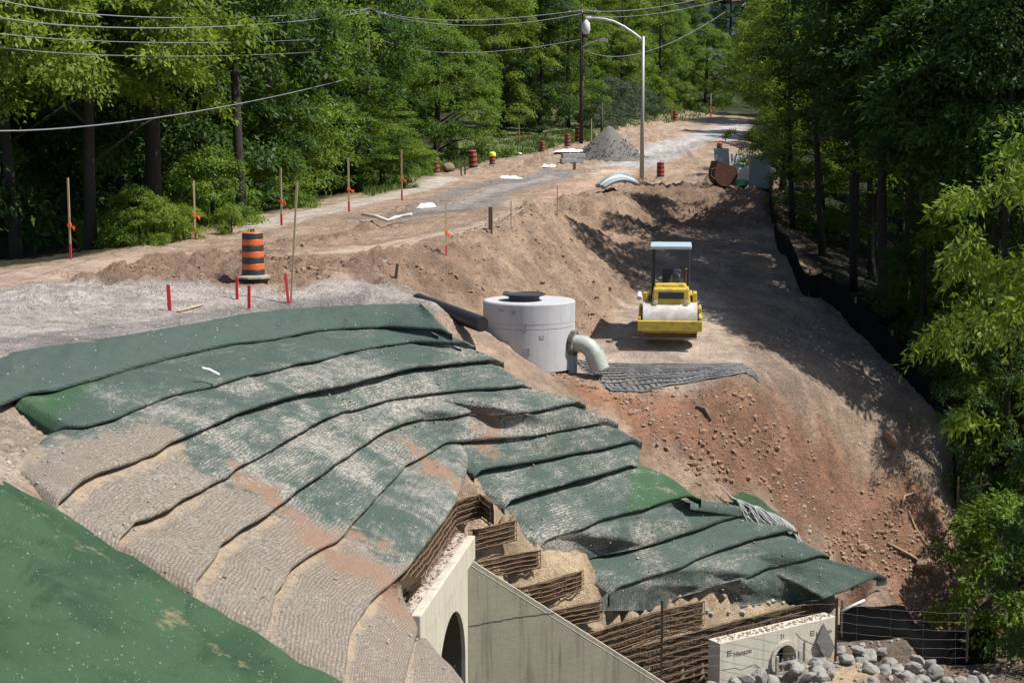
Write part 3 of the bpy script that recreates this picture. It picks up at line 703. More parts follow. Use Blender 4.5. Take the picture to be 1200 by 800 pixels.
layer(L3[9], L3[10], 'wrapped_soil_layer', 'fourth wrapped layer up from the bottom on the right of the culvert', .26, 13, covl=.2)
layer(L3[10], L3[11], 'wrapped_soil_layer', 'third wrapped layer up from the bottom, beside the loose grey grid strips', .17, 14, covl=.2)
layer(L3[11], L3[12], 'wrapped_soil_layer', 'second wrapped layer up from the bottom, white streaks at its left', .20, 15, covl=.2)
layer(np.vstack([W(836, 688, Z=-9.36)[None], L3[12][2:]]), np.vstack([W(843, 701, Z=-9.62)[None], W(872, 707, Z=-9.78)[None], W(905, 703, Z=-9.86)[None], L3[13]]), 'wrapped_soil_layer', 'lowest right wrapped layer, glossy folded end above the black fence', .22, 16, covl=.2)

# soil relief
D = fbm(XX, YY, 1.1, 5, 31) * .55 + fbm(XX, YY, 4.2, 4, 41, .6) * .55 + (.5 - np.abs(fbm(XX, YY, 3.1, 4, 47, .62)) * 1.6) * .38 + fbm(XX, YY, 8.5, 2, 43, .6) * .30
lump = np.maximum(fbm(XX, YY, 2.6, 3, 51), 0) ** 1.0
tn_ = sstep(-.3, .35, fbm(XX, YY, 1.9, 5, 61, .65))[..., None]; CC *= (.80 + .34 * tn_) * np.array([1.16, 1.13, 1.20])
CC *= (1 + .22 * np.clip(D_ := fbm(XX, YY, 5.5, 3, 67, .6), -1, 1))[..., None]
far = sstep(60, 120, YY)
ZZ = ZZ + rough * (D * 1.2 + lump * .9) * (1 + 1.2 * far) * (1 - .75 * hard)
for R in LAYERS:      # the ground stays just under the fabric
    R = R[3:-4, 5:-5]
    for _ in range(2):
        R2 = np.empty((R.shape[0] * 2 - 1, R.shape[1], 3)); R2[::2] = R; R2[1::2] = (R[1:] + R[:-1]) / 2; R = R2
    for fr in (0, .5):
        Q = (R[:, :-1] * (1 - fr) + R[:, 1:] * fr).reshape(-1, 3)
        i = np.clip(np.searchsorted(GX, Q[:, 0]) - 1, 0, len(GX) - 2); j = np.clip(np.searchsorted(GY, Q[:, 1]) - 1, 0, len(GY) - 2)
        for di in (0, 1):
            for dj in (0, 1): np.minimum.at(ZZ, (j + dj, i + di), Q[:, 2] - .06)
PA = L3[9][-1] * .35 + L3[10][-1] * .65 + np.array([-.22, .02, .05]); PB = L3[11][-1] + np.array([.12, .05, 0])
ab = PB - PA; tt = ((XX - PA[0]) * ab[0] + (YY - PA[1]) * ab[1]) / (ab[0] ** 2 + ab[1] ** 2); pu = ((YY - PA[1]) * ab[0] - (XX - PA[0]) * ab[1]) / math.hypot(ab[0], ab[1])
if True:
    zl = PA[2] + ab[2] * np.clip(tt, -.3, 1.3) - .02 + 2.5 * np.maximum(pu - .35, 0)
    ZZ = np.where((tt > -.3) & (tt < 1.3) & (pu > -.25) & (pu < .8), np.minimum(ZZ, zl + 3.5 * np.maximum(np.abs(tt - .5) - .5, 0)), ZZ)
H = H0
def make_ground():
    ny, nx = XX.shape
    V = np.stack([XX, YY, ZZ], -1).reshape(-1, 3)
    idx = np.arange(ny * nx).reshape(ny, nx)
    F = np.stack([idx[:-1, :-1], idx[:-1, 1:], idx[1:, 1:], idx[1:, :-1]], -1).reshape(-1, 4)
    me = bpy.data.meshes.new('ground'); me.vertices.add(len(V)); me.vertices.foreach_set('co', V.ravel())
    me.loops.add(F.size); me.loops.foreach_set('vertex_index', F.ravel().astype(np.int32))
    me.polygons.add(len(F)); me.polygons.foreach_set('loop_start', np.arange(0, F.size, 4, dtype=np.int32)); me.polygons.foreach_set('loop_total', np.full(len(F), 4, np.int32))
    me.polygons.foreach_set('use_smooth', np.ones(len(F), bool)); me.update(calc_edges=True)
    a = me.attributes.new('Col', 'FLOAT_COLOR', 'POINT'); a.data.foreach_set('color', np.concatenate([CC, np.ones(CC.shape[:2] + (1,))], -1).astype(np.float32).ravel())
    a = me.attributes.new('peb', 'FLOAT', 'POINT'); a.data.foreach_set('value', peb.astype(np.float32).ravel())
    me.materials.append(M['ground']); o = bpy.data.objects.new('ground', me); COL.objects.link(o)
    return tag(o, 'bare earth, gravel road and sandy banks of the construction site', 'ground', kind='structure')
make_ground()
def onG(u, v, dz=0):
    p = G(u, v); return Vector((p[0], p[1], float(H(p[0], p[1])) + dz))
def atXY(x, y, dz=0): return Vector((x, y, float(H(x, y)) + dz))
def ppm(y): return FPX / y     # photo pixels per metre at this distance

# foreground green erosion mat
def make_mat():
    top = [G(-60, 520), G(0, 559)] ; pts = [(-60,540),(0,558),(20,570),(62,593),(100,614),(132,637),(180,664),(222,689),(265,716),(305,743),(355,777),(402,797),(450,828),(500,850)]
    zs = [-4.1, -4.3, -4.36, -4.57, -4.8, -5.04, -5.24, -5.45, -5.69, -5.93, -6.2, -6.42, -6.75, -7.0]
    E = resample(np.array([W(u, v, Z=z) for (u, v), z in zip(pts, zs)]), step=.09)
    n = len(E); rows = []
    NR = 74
    for i in range(NR):
        s = i / (NR - 1)
        r = E.copy(); r[:, 1] = E[:, 1] * (1 - s) + 8.5 * s
        r[:, 0] = E[:, 0] + (-.4) * s
        z = E[:, 2] * (1 - sstep(0, .12, s)) + (matz(r[:, 0], r[:, 1]) + .10) * sstep(0, .12, s)
        z = z + fbm(r[:, 0], r[:, 1], .8, 3, 81) * .10 + fbm(r[:, 0], r[:, 1], 3, 3, 82) * .03 - .07 * (s == 0) + .03
        cr = np.abs(((r[:, 0] - .35 * (r[:, 1] - 16)) * .55 + fbm(r[:, 0], r[:, 1], .5, 2, 83) * .4) % 1 - .5)
        z -= .05 * sstep(.035, .0, cr) * sstep(-.1, .3, fbm(r[:, 0], r[:, 1], .45, 2, 88))
        r[:, 2] = z; rows.append(r)
    first = rows[0].copy(); first[:, 2] -= .25; first[:, 1] += .02
    R = np.array([first] + rows)
    b = MB(); b.grid([[tuple(p) for p in r] for r in R[::-1]])
    # closed underside
    o = b.build('erosion_mat', M['mat'], smooth=True)
    P = R[::-1].reshape(-1, 3)
    Ed = np.zeros(P.shape[0])
    m = len(R); s = np.array([0] + [i / (NR - 1) for i in range(NR)])[::-1]
    dist = np.repeat(s, n) * (np.tile(E[:, 1], m) - 8.5)
    tan = sstep(.28, .0, dist) * .45 + sstep(.35, .1, np.abs(dist - .75 - fbm(P[:, 0], P[:, 1], .7, 2, 85) * .6)) * .42
    pt = W(202, 712, Z=-5.35); tan = np.maximum(tan, sstep(.55, .05, np.hypot((P[:, 0] - pt[0]) * 1.6, (P[:, 1] - pt[1]) * .6)) * .62)
    at = o.data.attributes.new('tan', 'FLOAT', 'POINT'); at.data.foreach_set('value', tan.astype(np.float32))
    tag(o, 'bright green erosion control mat covering the near foreground slope', 'erosion mat')
make_mat()

# ------------------------------------------------------------------ culvert headwall with arch and wing wall
def v3(p): return (float(p[0]), float(p[1]), float(p[2]))
def frame_matrix(o, x, y):
    z = Vector((0, 0, 1)); return Matrix(((x[0], y[0], 0, o[0]), (x[1], y[1], 0, o[1]), (0, 0, 1, o[2]), (0, 0, 0, 1)))
cul = thing('culvert', v3(HW0 + hd * HWL / 2 + np.array([0, 0, BEDZ + 7.05])), 'concrete arch culvert with parapet and sloping wing wall', 'culvert')
cinv = Vector(cul.location)
def shift(o): o.matrix_parent_inverse = Matrix.Translation(-cinv); return o
b = MB(); b.M = frame_matrix(HW0, hd, -hn)          # x along the wall, y backwards
b.box((HWL / 2 + .0, .08, -.22), (HWL, .16, .44)); shift(b.build('parapet', M['conc'], cul, bevel=.02))
# arch wall: ring of quads round an opening
yc = HWL - 1.56; hw, spring, apex = 1.28, -2.2, -1.0
prof = [(yc - hw, BEDZ + 7.05 - .3)] + [(yc - hw * math.cos(a), spring + (apex - spring) * math.sin(a)) for a in np.linspace(0, math.pi, 21)] + [(yc + hw, BEDZ + 7.05 - .3)]
b = MB(); b.M = frame_matrix(HW0, hd, -hn)
x0, x1, zt, zb = -.3, HWL - .02, -.438, BEDZ + 7.05 - .3
outer = []
for (x, z) in prof:
    outer.append((x, z))
def quadstrip(y, flip):
    vs = []; fs = []
    for (x, z) in prof: vs += [(x, y, z), (x, y, zt)]
    k = len(prof)
    for i in range(k - 1):
        f = (2 * i, 2 * i + 2, 2 * i + 3, 2 * i + 1); fs.append(f if flip else f[::-1])
    a = len(vs)
    vs += [(x0, y, zb), (x0, y, zt), (x1, y, zb), (x1, y, zt)]
    fs.append((a, 0, 1, a + 1) if flip else (a + 1, 1, 0, a)); fs.append((2 * k - 2, a + 2, a + 3, 2 * k - 1) if flip else (2 * k - 1, a + 3, a + 2, 2 * k - 2))
    b.add(vs, fs)
quadstrip(.14, True); quadstrip(.46, False)
b.add([(x1, .14, zb), (x1, .46, zb), (x1, .46, zt), (x1, .14, zt)], [(0, 1, 2, 3)])
b.add([(x0, .14, zb), (x0, .46, zb), (x0, .46, zt), (x0, .14, zt)], [(3, 2, 1, 0)])
b.add([(x, y, z) for (x, z) in prof for y in (.14, .21)], [(2 * i, 2 * i + 1, 2 * i + 3, 2 * i + 2) for i in range(len(prof) - 1)])
shift(b.build('arch_wall', M['conc'], cul))
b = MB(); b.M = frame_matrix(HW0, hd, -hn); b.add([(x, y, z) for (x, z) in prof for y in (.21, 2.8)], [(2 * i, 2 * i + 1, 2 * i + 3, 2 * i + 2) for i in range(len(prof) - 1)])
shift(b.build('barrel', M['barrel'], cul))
b = MB(); b.M = frame_matrix(HW0, hd, -hn); b.box((yc, 2.8, -2.9), (3.2, .04, 4.4)); shift(b.build('tunnel_dark_plug', M['hole'], cul))  # near-black plug in place of the darkness deeper in the tunnel
b = MB(); b.M = frame_matrix(HW0, hd, -hn); A_ = []
for yy in np.linspace(.15, 1.25, 9):
    A_.append([(xx, yy, -.05 + .05 * float(fbm(np.array([xx * 2]), np.array([yy * 2]), 1.5, 3, 77)[0]) - .2 * (yy > 1.2)) for xx in np.linspace(-1.0, HWL + .25, 54)])
A_.append([(p[0], p[1], -.45) for p in A_[-1]])
A_.insert(0, [(p[0], p[1], -.45) for p in A_[0]])
b.grid(A_); shift(b.build('ledge_fill', M['ledge'], cul, smooth=True))
b = MB(); b.M = frame_matrix(HW0, hd, -hn)
for _ in range(420):
    xx, yy = random.uniform(-.4, HWL + .2), random.uniform(.17, .75); b.rock((xx, yy, -.03), random.uniform(.012, .045), random.random(), 1)
st_ = shift(b.build('ledge_stones', M['pale_stone'], cul)); st_['kind'] = 'stuff'
# wing wall with a round drain hole
b = MB(); b.M = frame_matrix(WW0, wd, wn)
hx = None
th = .24; zb = BEDZ - .3 - WW0[2]
top = lambda x: -WWS * x
hx, hz, hr = 2.02, -2.78, .14
def plate(y, flip):
    xs = [0, hx - .5, hx + .5, WWL]
    vs = []; fs = []
    def q(pts): 
        i = len(vs); vs.extend(pts); fs.append(tuple(range(i, i + len(pts))) if flip else tuple(range(i + len(pts) - 1, i - 1, -1)))
    q([(0, y, zb), (xs[1], y, zb), (xs[1], y, top(xs[1])), (0, y, 0)])
    endx = min(WWL, (-zb - .35) / WWS)
    q([(xs[2], y, zb), (endx, y, zb), (endx, y, top(endx)), (xs[2], y, top(xs[2]))])
    K = 24
    circ = [(hx + hr * math.cos(2 * math.pi * i / K), y, hz + hr * math.sin(2 * math.pi * i / K)) for i in range(K)]
    def sq(i):
        a = 2 * math.pi * i / K; c, s_ = math.cos(a), math.sin(a); m = max(abs(c), abs(s_)); return (hx + .5 * c / m, y, hz + .5 * s_ / m)
    for i in range(K): q([circ[i], sq(i), sq(i + 1), circ[(i + 1) % K]])
    q([(xs[1], y, zb), (xs[2], y, zb), (xs[2], y, hz - .5), (xs[1], y, hz - .5)])
    q([(xs[1], y, hz + .5), (xs[2], y, hz + .5), (xs[2], y, top(xs[2])), (xs[1], y, top(xs[1]))])
    b.add(vs, fs); return endx
ex = plate(0, True); plate(th, False)
K = 24
b.add([(hx + hr * math.cos(2 * math.pi * i / K), y, hz + hr * math.sin(2 * math.pi * i / K)) for i in range(K) for y in (0, th)], [(2 * i, 2 * i + 1, (2 * i + 3) % (2 * K), (2 * i + 2) % (2 * K)) for i in range(K)])
b.add([(ex, 0, zb), (ex, th, zb), (ex, th, top(ex)), (ex, 0, top(ex))], [(0, 1, 2, 3)])
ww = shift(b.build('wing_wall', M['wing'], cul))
b = MB(); b.M = frame_matrix(WW0, wd, wn)
cp = [(-.006, -.10), (.085, .012), (th + .02, .012), (th + .02, -.10)]  # lighter chamfered strip: sunlit band of the wall top put into colour and shape
b.add([(x, y, top(x) + z) for x in (.012, ex) for y, z in cp], [(0, 4, 5, 1), (1, 5, 6, 2), (2, 6, 7, 3), (3, 7, 4, 0), (0, 1, 2, 3), (7, 6, 5, 4)])
shift(b.build('sunlit_top_strip', M['precast'], cul))
b = MB(); b.M = frame_matrix(WW0, wd, wn)      # dark cold joint across the wing wall
pts = [(x, -.003, -1.28 + .05 * math.sin(x * 1.3) + random.uniform(-.012, .012)) for x in np.linspace(.02, 1.75, 26)]
b.tube(pts, .008, 5); shift(b.build('joint_line', M['ink'], cul))

# ------------------------------------------------------------------ wire baskets
def basket(P, ztop, hgt, label, depth=.16, name='wire_basket', nh=5, spacing=.11):
    P = resample(P, step=.14)
    root = thing(name, v3(P[len(P) // 2] + np.array([0, 0, -hgt])), label, 'wire basket', 'rusty wire baskets stepping up behind the wing wall')
    off = Vector(root.location)
    d = np.gradient(P, axis=0); d[:, 2] = 0; d /= np.linalg.norm(d, axis=1, keepdims=True)
    back = np.stack([-d[:, 1], d[:, 0], np.zeros(len(d))], 1)
    back[back[:, 1] < 0] *= 1
    def loc(p): return tuple(Vector(v3(p)) - off)
    f = MB(); n = len(P)
    jit = fbm(np.arange(n) * .9, np.zeros(n), 1, 2, int(abs(ztop) * 100)) * .035
    A = []
    for k in range(6):
        z = -.03 - (hgt - .02) * k / 5
        A.append([loc(P[i] + back[i] * (.055 + jit[i] + .02 * random.random()) + np.array([0, 0, z])) for i in range(n)])
    topb = [loc(P[i] + back[i] * (depth + .06) + np.array([0, 0, -.07 + .02 * random.random()])) for i in range(n)]
    f.grid([topb] + A)
    f.build('soil_fill', M['fill'], root)
    w = MB()
    lev = np.linspace(0, 1, nh)
    for k in range(nh):
        for rep in range(2 if k % 2 == 0 else 1):
            w.tube([loc(P[i] + back[i] * (.02 * rep + random.uniform(-.012, .012)) + np.array([0, 0, -hgt * lev[k] - .022 * rep + random.uniform(-.008, .008)])) for i in range(n)], .0115, 5)
    w.build('horizontal_bars', M['stick'] if False else M['rust'], root)
    w = MB()
    Q = resample(P, step=spacing); bq = np.array([np.interp(np.linspace(0, 1, len(Q)), np.linspace(0, 1, n), back[:, i]) for i in range(3)]).T
    for i in range(len(Q)):
        lean = random.uniform(-.015, .015)
        w.cyl(loc(Q[i] + bq[i] * .014 + np.array([lean, 0, .01])), loc(Q[i] + bq[i] * .014 + np.array([0, 0, -hgt])), .006, n=4)
    w.build('vertical_wires', M['rustd'], root)
    return root
blabels = ['wire basket face turning the corner right of the parapet top', 'short wire basket directly behind the corner of the parapet and wing wall', 'wire basket third step down behind the wing wall', 'wire basket fourth step down, ending at a dark hollow',
           'short broken wire basket between two sandy ledges', 'long wire basket behind the rusty fence post', 'lowest and longest wire basket, running behind the precast panel']
for (P, z, hgt), lb in zip(STEP3, blabels): basket(P, z, hgt, lb, nh=9 if hgt > 1 else 5)
basket(WIRE3[0], WIRE3[1], WIRE3[2], 'wire mesh wall running along the gravel ledge above the parapet', nh=6)

# ------------------------------------------------------------------ precast outlet panel with grate and lettering
pb = thing('outlet_headwall', v3(BX0 + bd * BXL / 2 + np.array([0, 0, -1.5])), 'precast concrete outlet panel with barred pipe opening, among rocks', 'outlet headwall', rz=math.atan2(bd[1], bd[0]))
K = 32; ox, oz, orr = .02 + (918 - 912) / 54, .86, .29
b = MB(); Lx = BXL / 2; ht = 1.5; tk = .36
def pplate(y, flip):
    vs = []; fs = []
    def q(pts):
        i = len(vs); vs.extend(pts); fs.append(tuple(range(i, i + len(pts))) if flip else tuple(range(i + len(pts) - 1, i - 1, -1)))
    s = .5
    circ = [(ox + orr * math.cos(2 * math.pi * i / K), y, oz + orr * math.sin(2 * math.pi * i / K)) for i in range(K)]
    def sq(i):
        a = 2 * math.pi * i / K; c, s_ = math.cos(a), math.sin(a); m = max(abs(c), abs(s_)); return (ox + s * c / m, y, oz + s * s_ / m)
    for i in range(K): q([circ[i], sq(i), sq(i + 1), circ[(i + 1) % K]])
    q([(-Lx, y, -.4), (ox - s, y, -.4), (ox - s, y, ht), (-Lx, y, ht)]); q([(ox + s, y, -.4), (Lx, y, -.4), (Lx, y, ht), (ox + s, y, ht)])
    q([(ox - s, y, oz + s), (ox + s, y, oz + s), (ox + s, y, ht), (ox - s, y, ht)]); q([(ox - s, y, -.4), (ox + s, y, -.4), (ox + s, y, oz - s), (ox - s, y, oz - s)])
    b.add(vs, fs)
pplate(0, True); pplate(tk, False)
b.add([(ox + orr * math.cos(2 * math.pi * i / K), y, oz + orr * math.sin(2 * math.pi * i / K)) for i in range(K) for y in (0, tk - .03)], [(2 * i, 2 * i + 1, (2 * i + 3) % (2 * K), (2 * i + 2) % (2 * K)) for i in range(K)])
b.add([(-Lx, 0, -.4), (-Lx, tk, -.4), (-Lx, tk, ht), (-Lx, 0, ht)], [(0, 1, 2, 3)][::-1] and [(3, 2, 1, 0)]); b.add([(Lx, 0, -.4), (Lx, tk, -.4), (Lx, tk, ht), (Lx, 0, ht)], [(0, 1, 2, 3)])
b.add([(-Lx, 0, ht), (Lx, 0, ht), (Lx, tk, ht), (-Lx, tk, ht)], [(0, 1, 2, 3)])
b.build('panel', M['precast'], pb)
b = MB(); b.box((ox, tk - .02, oz), (.66, .02, .66)); b.build('pipe_dark_plug', M['hole'], pb)  # near-black plug in place of the dark pipe interior
b = MB(); b.lathe([(.30, 0), (.39, 0), (.39, .05), (.30, .05), (.30, 0)], 28, cap=False)
ring = b.build('pipe_collar', M['conc'], pb); ring.location = (ox, -.052, oz); ring.rotation_euler = (rad(90), 0, 0); ring.location = (ox, -.002, oz)
b = MB()
for x in (-.33, .30): b.box((ox + x, -.15, oz - .22), (.06, .05, .75))
for z in (-.02, -.22, -.4): b.box((ox, -.16, oz + z), (.66, .03, .035))
for x in (-.16, 0, .15): b.cyl((ox + x, -.13, oz - .6), (ox + x, -.13, oz + .05), .014, n=6)
b.build('grate', M['galv'], pb)
b = MB()
for _ in range(150):
    b.rock((random.uniform(-Lx + .05, Lx - .05), random.uniform(.06, .3), ht + .005), random.uniform(.012, .045), random.random(), 1)
tag(b.build('loose_soil', M['clod'], pb), kind='stuff')
b = MB(); zig = [(-Lx + .05, -.002, .95), (-1.2, -.003, .92), (-1.05, -.003, .85), (-.7, -.003, .9), (-.45, -.003, .74), (-.3, -.003, .7)]
def crack(z):
    x, zz = z[0], z[2]; return z
for zg in (zig, [(.45, -.003, 1.36), (.55, -.003, 1.25), (.66, -.003, 1.17), (.8, -.003, 1.1), (1.0, -.003, 1.0)], [(-Lx + .05, -.003, .5), (-1.1, -.003, .52), (-.8, -.003, .42), (-.5, -.003, .47)]): b = MB(); b.tube(zg, .004, 4); b.build('crack_line', M['rustd'], pb)
def text(body, size, loc, rot, parent, mat, name='lettering', ext=.002):
    cu = bpy.data.curves.new(name, 'FONT'); cu.body = body; cu.size = size; cu.extrude = ext; cu.align_x = 'LEFT'
    t = bpy.data.objects.new(name, cu); COL.objects.link(t)
    dg = bpy.context.evaluated_depsgraph_get(); me = bpy.data.meshes.new_from_object(t.evaluated_get(dg))
    bpy.data.objects.remove(t); me.materials.clear(); me.materials.append(mat)
    o = bpy.data.objects.new(name, me); COL.objects.link(o); o.parent = parent; o.location = loc; o.rotation_euler = rot; return o
def logo(x, z, sc):
    text('Hanson', .19 * sc, (x + .16 * sc, -.004, z), (rad(90), 0, 0), pb, M['ink'])
    b = MB()
    for k in range(3): b.box((x + .04 * sc, -.003, z + (.06 + .055 * k) * sc), (.14 * sc, .004, .022 * sc))
    b.box((x - .03 * sc, -.003, z + .115 * sc), (.02 * sc, .004, .15 * sc)); b.build('emblem', M['ink'], pb)
logo(-Lx + .22, 1.16, .85); logo(Lx - .72, 1.17, .8)
text('21', .13, (ox - .12, -.004, 1.31), (rad(90), 0, 0), pb, M['ink'])
# dark sheet added in place of a diamond-shaped shadow mark on the panel
sl = thing('diamond_shadow_sheet', v3(BX0 + bd * (BXL - .42) - bnr * .10 + np.array([0, 0, -.56])), 'grey diamond sheet standing in for a shadow mark on the right of the precast panel', 'shadow sheet', rz=math.atan2(bd[1], bd[0]))
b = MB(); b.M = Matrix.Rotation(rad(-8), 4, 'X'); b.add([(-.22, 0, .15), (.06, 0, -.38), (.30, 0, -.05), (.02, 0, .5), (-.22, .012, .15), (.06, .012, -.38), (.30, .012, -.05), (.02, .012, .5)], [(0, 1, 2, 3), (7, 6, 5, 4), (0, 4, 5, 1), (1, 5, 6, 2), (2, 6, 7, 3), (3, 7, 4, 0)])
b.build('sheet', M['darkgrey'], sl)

# ------------------------------------------------------------------ riprap
RK = []
for k in range(7):
    b = MB(); b.rock((0, 0, 0), 1, 100 + k, 3, .72); vs = [Vector(v) for v in b.v]; rg = random.Random(300 + k)
    for _ in range(11):
        a = Vector((rg.gauss(0, 1), rg.gauss(0, 1), rg.gauss(0, .8))).normalized(); lim = rg.uniform(.52, .80)
        vs = [v - a * (v.dot(a) - lim) if v.dot(a) > lim else v for v in vs]
    b.v = [tuple(v * 1.15) for v in vs]; RK.append(b.mesh('rock', M['stone'], False))
placed = []
def rock(p, r, label, group='riprap stones by the outlet'):
    o = bpy.data.objects.new('rock', random.choice(RK)); COL.objects.link(o); o.location = p; o.scale = (r, r * random.uniform(.8, 1.1), r * random.uniform(.8, 1.1)); o.rotation_euler = (random.uniform(-.5, .5), random.uniform(-.5, .5), random.uniform(0, 6.3))
    return tag(o, label, 'rock', group)
cnt = 0
for u0, v0, r in [(872,793,.20),(890,791,.22),(836,799,.13),(922,799,.18),(947,786,.22),(966,784,.22),(962,774,.16),(988,770,.22),(1018,768,.24),(1003,782,.2),(995,795,.22),(1020,790,.2),(1042,775,.22),(1050,792,.24),(1066,780,.26),(1080,796,.2),(1096,786,.22),(1075,770,.17),(1110,796,.2),(1033,760,.14),
                  (1010,775,.18),(975,797,.22),(950,798,.2),(905,798,.2),(930,775,.13),(1090,774,.15),(1125,795,.18),(860,800,.2),(1060,800,.2),(1035,800,.2)]:
    if u0 < 984:
        y = np.interp(u0, [844, 980], [BX0[1], BX1[1]]) - .22 - r * .8 - max(0, v0 - 788) * .012
    else: y = np.interp(v0, [758, 800], [32.5, 31.3])
    p = W(u0, v0, Y=y)
    rock(v3(p - np.array([0, 0, .04])), r * 1.05, 'pale grey angular riprap stone in the pile before the black fence' if u0 > 984 else 'pale riprap stone heaped against the precast outlet panel'); placed.append((p[0], p[1], r)); cnt += 1
for _ in range(135):
    x = random.uniform(4.2, 10.2); y = random.uniform(28.4, 32.4)
    a = np.array([x, y, 0]) - BX0
    if (a @ bnr) > -.3 and (a @ bd) < BXL + .2: continue
    z = float(H(x, y)); r = random.uniform(.11, .22)
    rock((x, y, z + r * .4), r, 'pale grey angular riprap stone in the pile before the black fence' if x > 7 else 'pale riprap stone heaped against the precast outlet panel')
b = MB()
for _ in range(420):
    x = random.uniform(4.0, 10.6); y = random.uniform(28.4, 32.9); b.rock((x, y, float(H(x, y)) + .02), random.uniform(.03, .11), random.random(), 1)
tag(b.build('rubble', M['stone']), 'small broken stone filling between the riprap boulders', 'rubble', kind='stuff')

# ------------------------------------------------------------------ clods and pebbles on the soil
def scatter(name, polys, n, r0, r1, mat, label, seed, power=2.2):
    rg = np.random.default_rng(seed); b = MB()
    for poly, wgt in polys:
        P = np.array([G(*p)[:2] for p in poly]); lo, hi = P.min(0), P.max(0); c = 0; tries = 0
        x = rg.uniform(lo[0], hi[0], 60000); y = rg.uniform(lo[1], hi[1], 60000); ins = np.zeros(x.shape, bool)
        for i in range(len(P)):
            a = P[i]; q = P[(i + 1) % len(P)]
            ins ^= ((a[1] > y) != (q[1] > y)) & (x < (q[0] - a[0]) * (y - a[1]) / (q[1] - a[1] + 1e-12) + a[0])
        # clumped
        ins &= rg.random(x.shape) < sstep(-.35, .45, fbm(x, y, .9, 3, seed))
        x, y = x[ins][:int(n * wgt)], y[ins][:int(n * wgt)]; z = H(x, y)
        for X, Y_, Z in zip(x, y, z):
            r = r0 + (r1 - r0) * rg.random() ** (power * 6.5); b.rock((X, Y_, Z - r * .12), r, float(rg.random()), 1, rg.uniform(.45, .85))
    return tag(b.build(name, mat), label, name.replace('_', ' '), kind='stuff')
scatter('soil_clods', [([(590,398),(640,430),(700,455),(880,456),(960,520),(1120,600),(1140,700),(1040,690),(940,610),(820,570),(750,510),(680,465)], 1.0), ([(380,308),(520,282),(640,242),(720,220),(770,260),(748,340),(700,392),(590,380),(430,338)], .9),
                       ([(60,320),(200,300),(300,296),(420,312),(330,340),(200,328),(100,332)], .5), ([(300,292),(420,270),(520,230),(620,190),(500,255),(350,298)], .35)], 9000, .007, .105, M['clod'], 'reddish brown clods of soil lying over the banks and spill slope', 5)
scatter('loose_stones', [([(870,420),(960,480),(1060,560),(1140,660),(1150,560),(1120,495),(1000,400),(930,350)], .7), ([(590,400),(700,460),(880,470),(1100,640),(1040,680),(820,560)], .5), ([(0,345),(200,330),(330,345),(500,348),(440,358),(340,360),(200,385),(0,415)], .6),
                         ([(0,480),(30,475),(72,502),(60,560),(10,560)], .15), ([(400,310),(600,260),(760,215),(740,340),(690,392),(500,352)], .3), ([(420,260),(600,215),(700,200),(600,240)], .3)], 4200, .006, .075, M['pale_stone'], 'pale pebbles and broken stone lying on the soil', 6)

b = MB(); rg_ = np.random.default_rng(12)
for li, R in enumerate(LAYERS):
    m_, n_ = R.shape[:2]; k = int(n_ * (2.0 if li > 1 else .5))
    for _ in range(k):
        q = R[3 + int(rg_.integers(0, 11)), int(rg_.integers(2, n_ - 2))] + rg_.normal(0, .04, 3) * np.array([1, 1, 0])
        b.rock((q[0], q[1], q[2] + .004), .007 + .028 * rg_.random() ** 4, float(rg_.random()), 1, .6)
tag(b.build('stray_stones', M['pale_stone']), 'stray pale stones scattered over the wrapped fabric layers', 'stray stones', kind='stuff')

# ------------------------------------------------------------------ manhole, pipes, geogrid
mc = W(620, 430, Y=35.6); mz = float(H(mc[0], mc[1])) - .25; mR = 108 / ppm(35.6) / 2
mtop = W(620, 351, Y=35.6)[2]; mh = mtop - mz
mh_o = thing('manhole_chamber', (mc[0], mc[1], mz), 'large round concrete manhole chamber standing on the bench', 'manhole')
b = MB(); b.lathe([(mR, 0), (mR, mh * .62), (mR - .012, mh * .622), (mR - .012, mh * .632), (mR, mh * .634), (mR, mh * .70)], 64); b.build('lower_ring', M['manhole'], mh_o, smooth=True, autos=30)
b = MB(); b.lathe([(mR + .004, mh * .70 + .004), (mR + .006, mh - .03), (mR - .02, mh)], 64); b.build('top_slab', M['manhole'], mh_o, smooth=True, autos=30)
b = MB(); ccx, ccy = -.12, -.15
b.lathe([(.36, 0), (.36, .09), (.40, .1), (.50, .13), (.50, .16), (.44, .17), (.42, .15)], 40, (ccx, ccy, mh)); b.build('cover_frame', M['darkmetal'], mh_o, smooth=True, autos=30)
damp = plain('damp_stain', (.27, .27, .29), .9)
for a, z, w, hh in ((-110, .88, .09, .1), (-127, .9, .13, .06), (-97, .66, .12, .2), (-120, .42, .1, .1), (-95, .3, .18, .18), (-75, .52, .1, .09)):
    a = rad(a); b = MB(); b.box(((mR + .004) * math.cos(a), (mR + .004) * math.sin(a), mh * z), (w, .006, hh), rz=a + math.pi / 2); b.build('stain_patch', damp, mh_o)
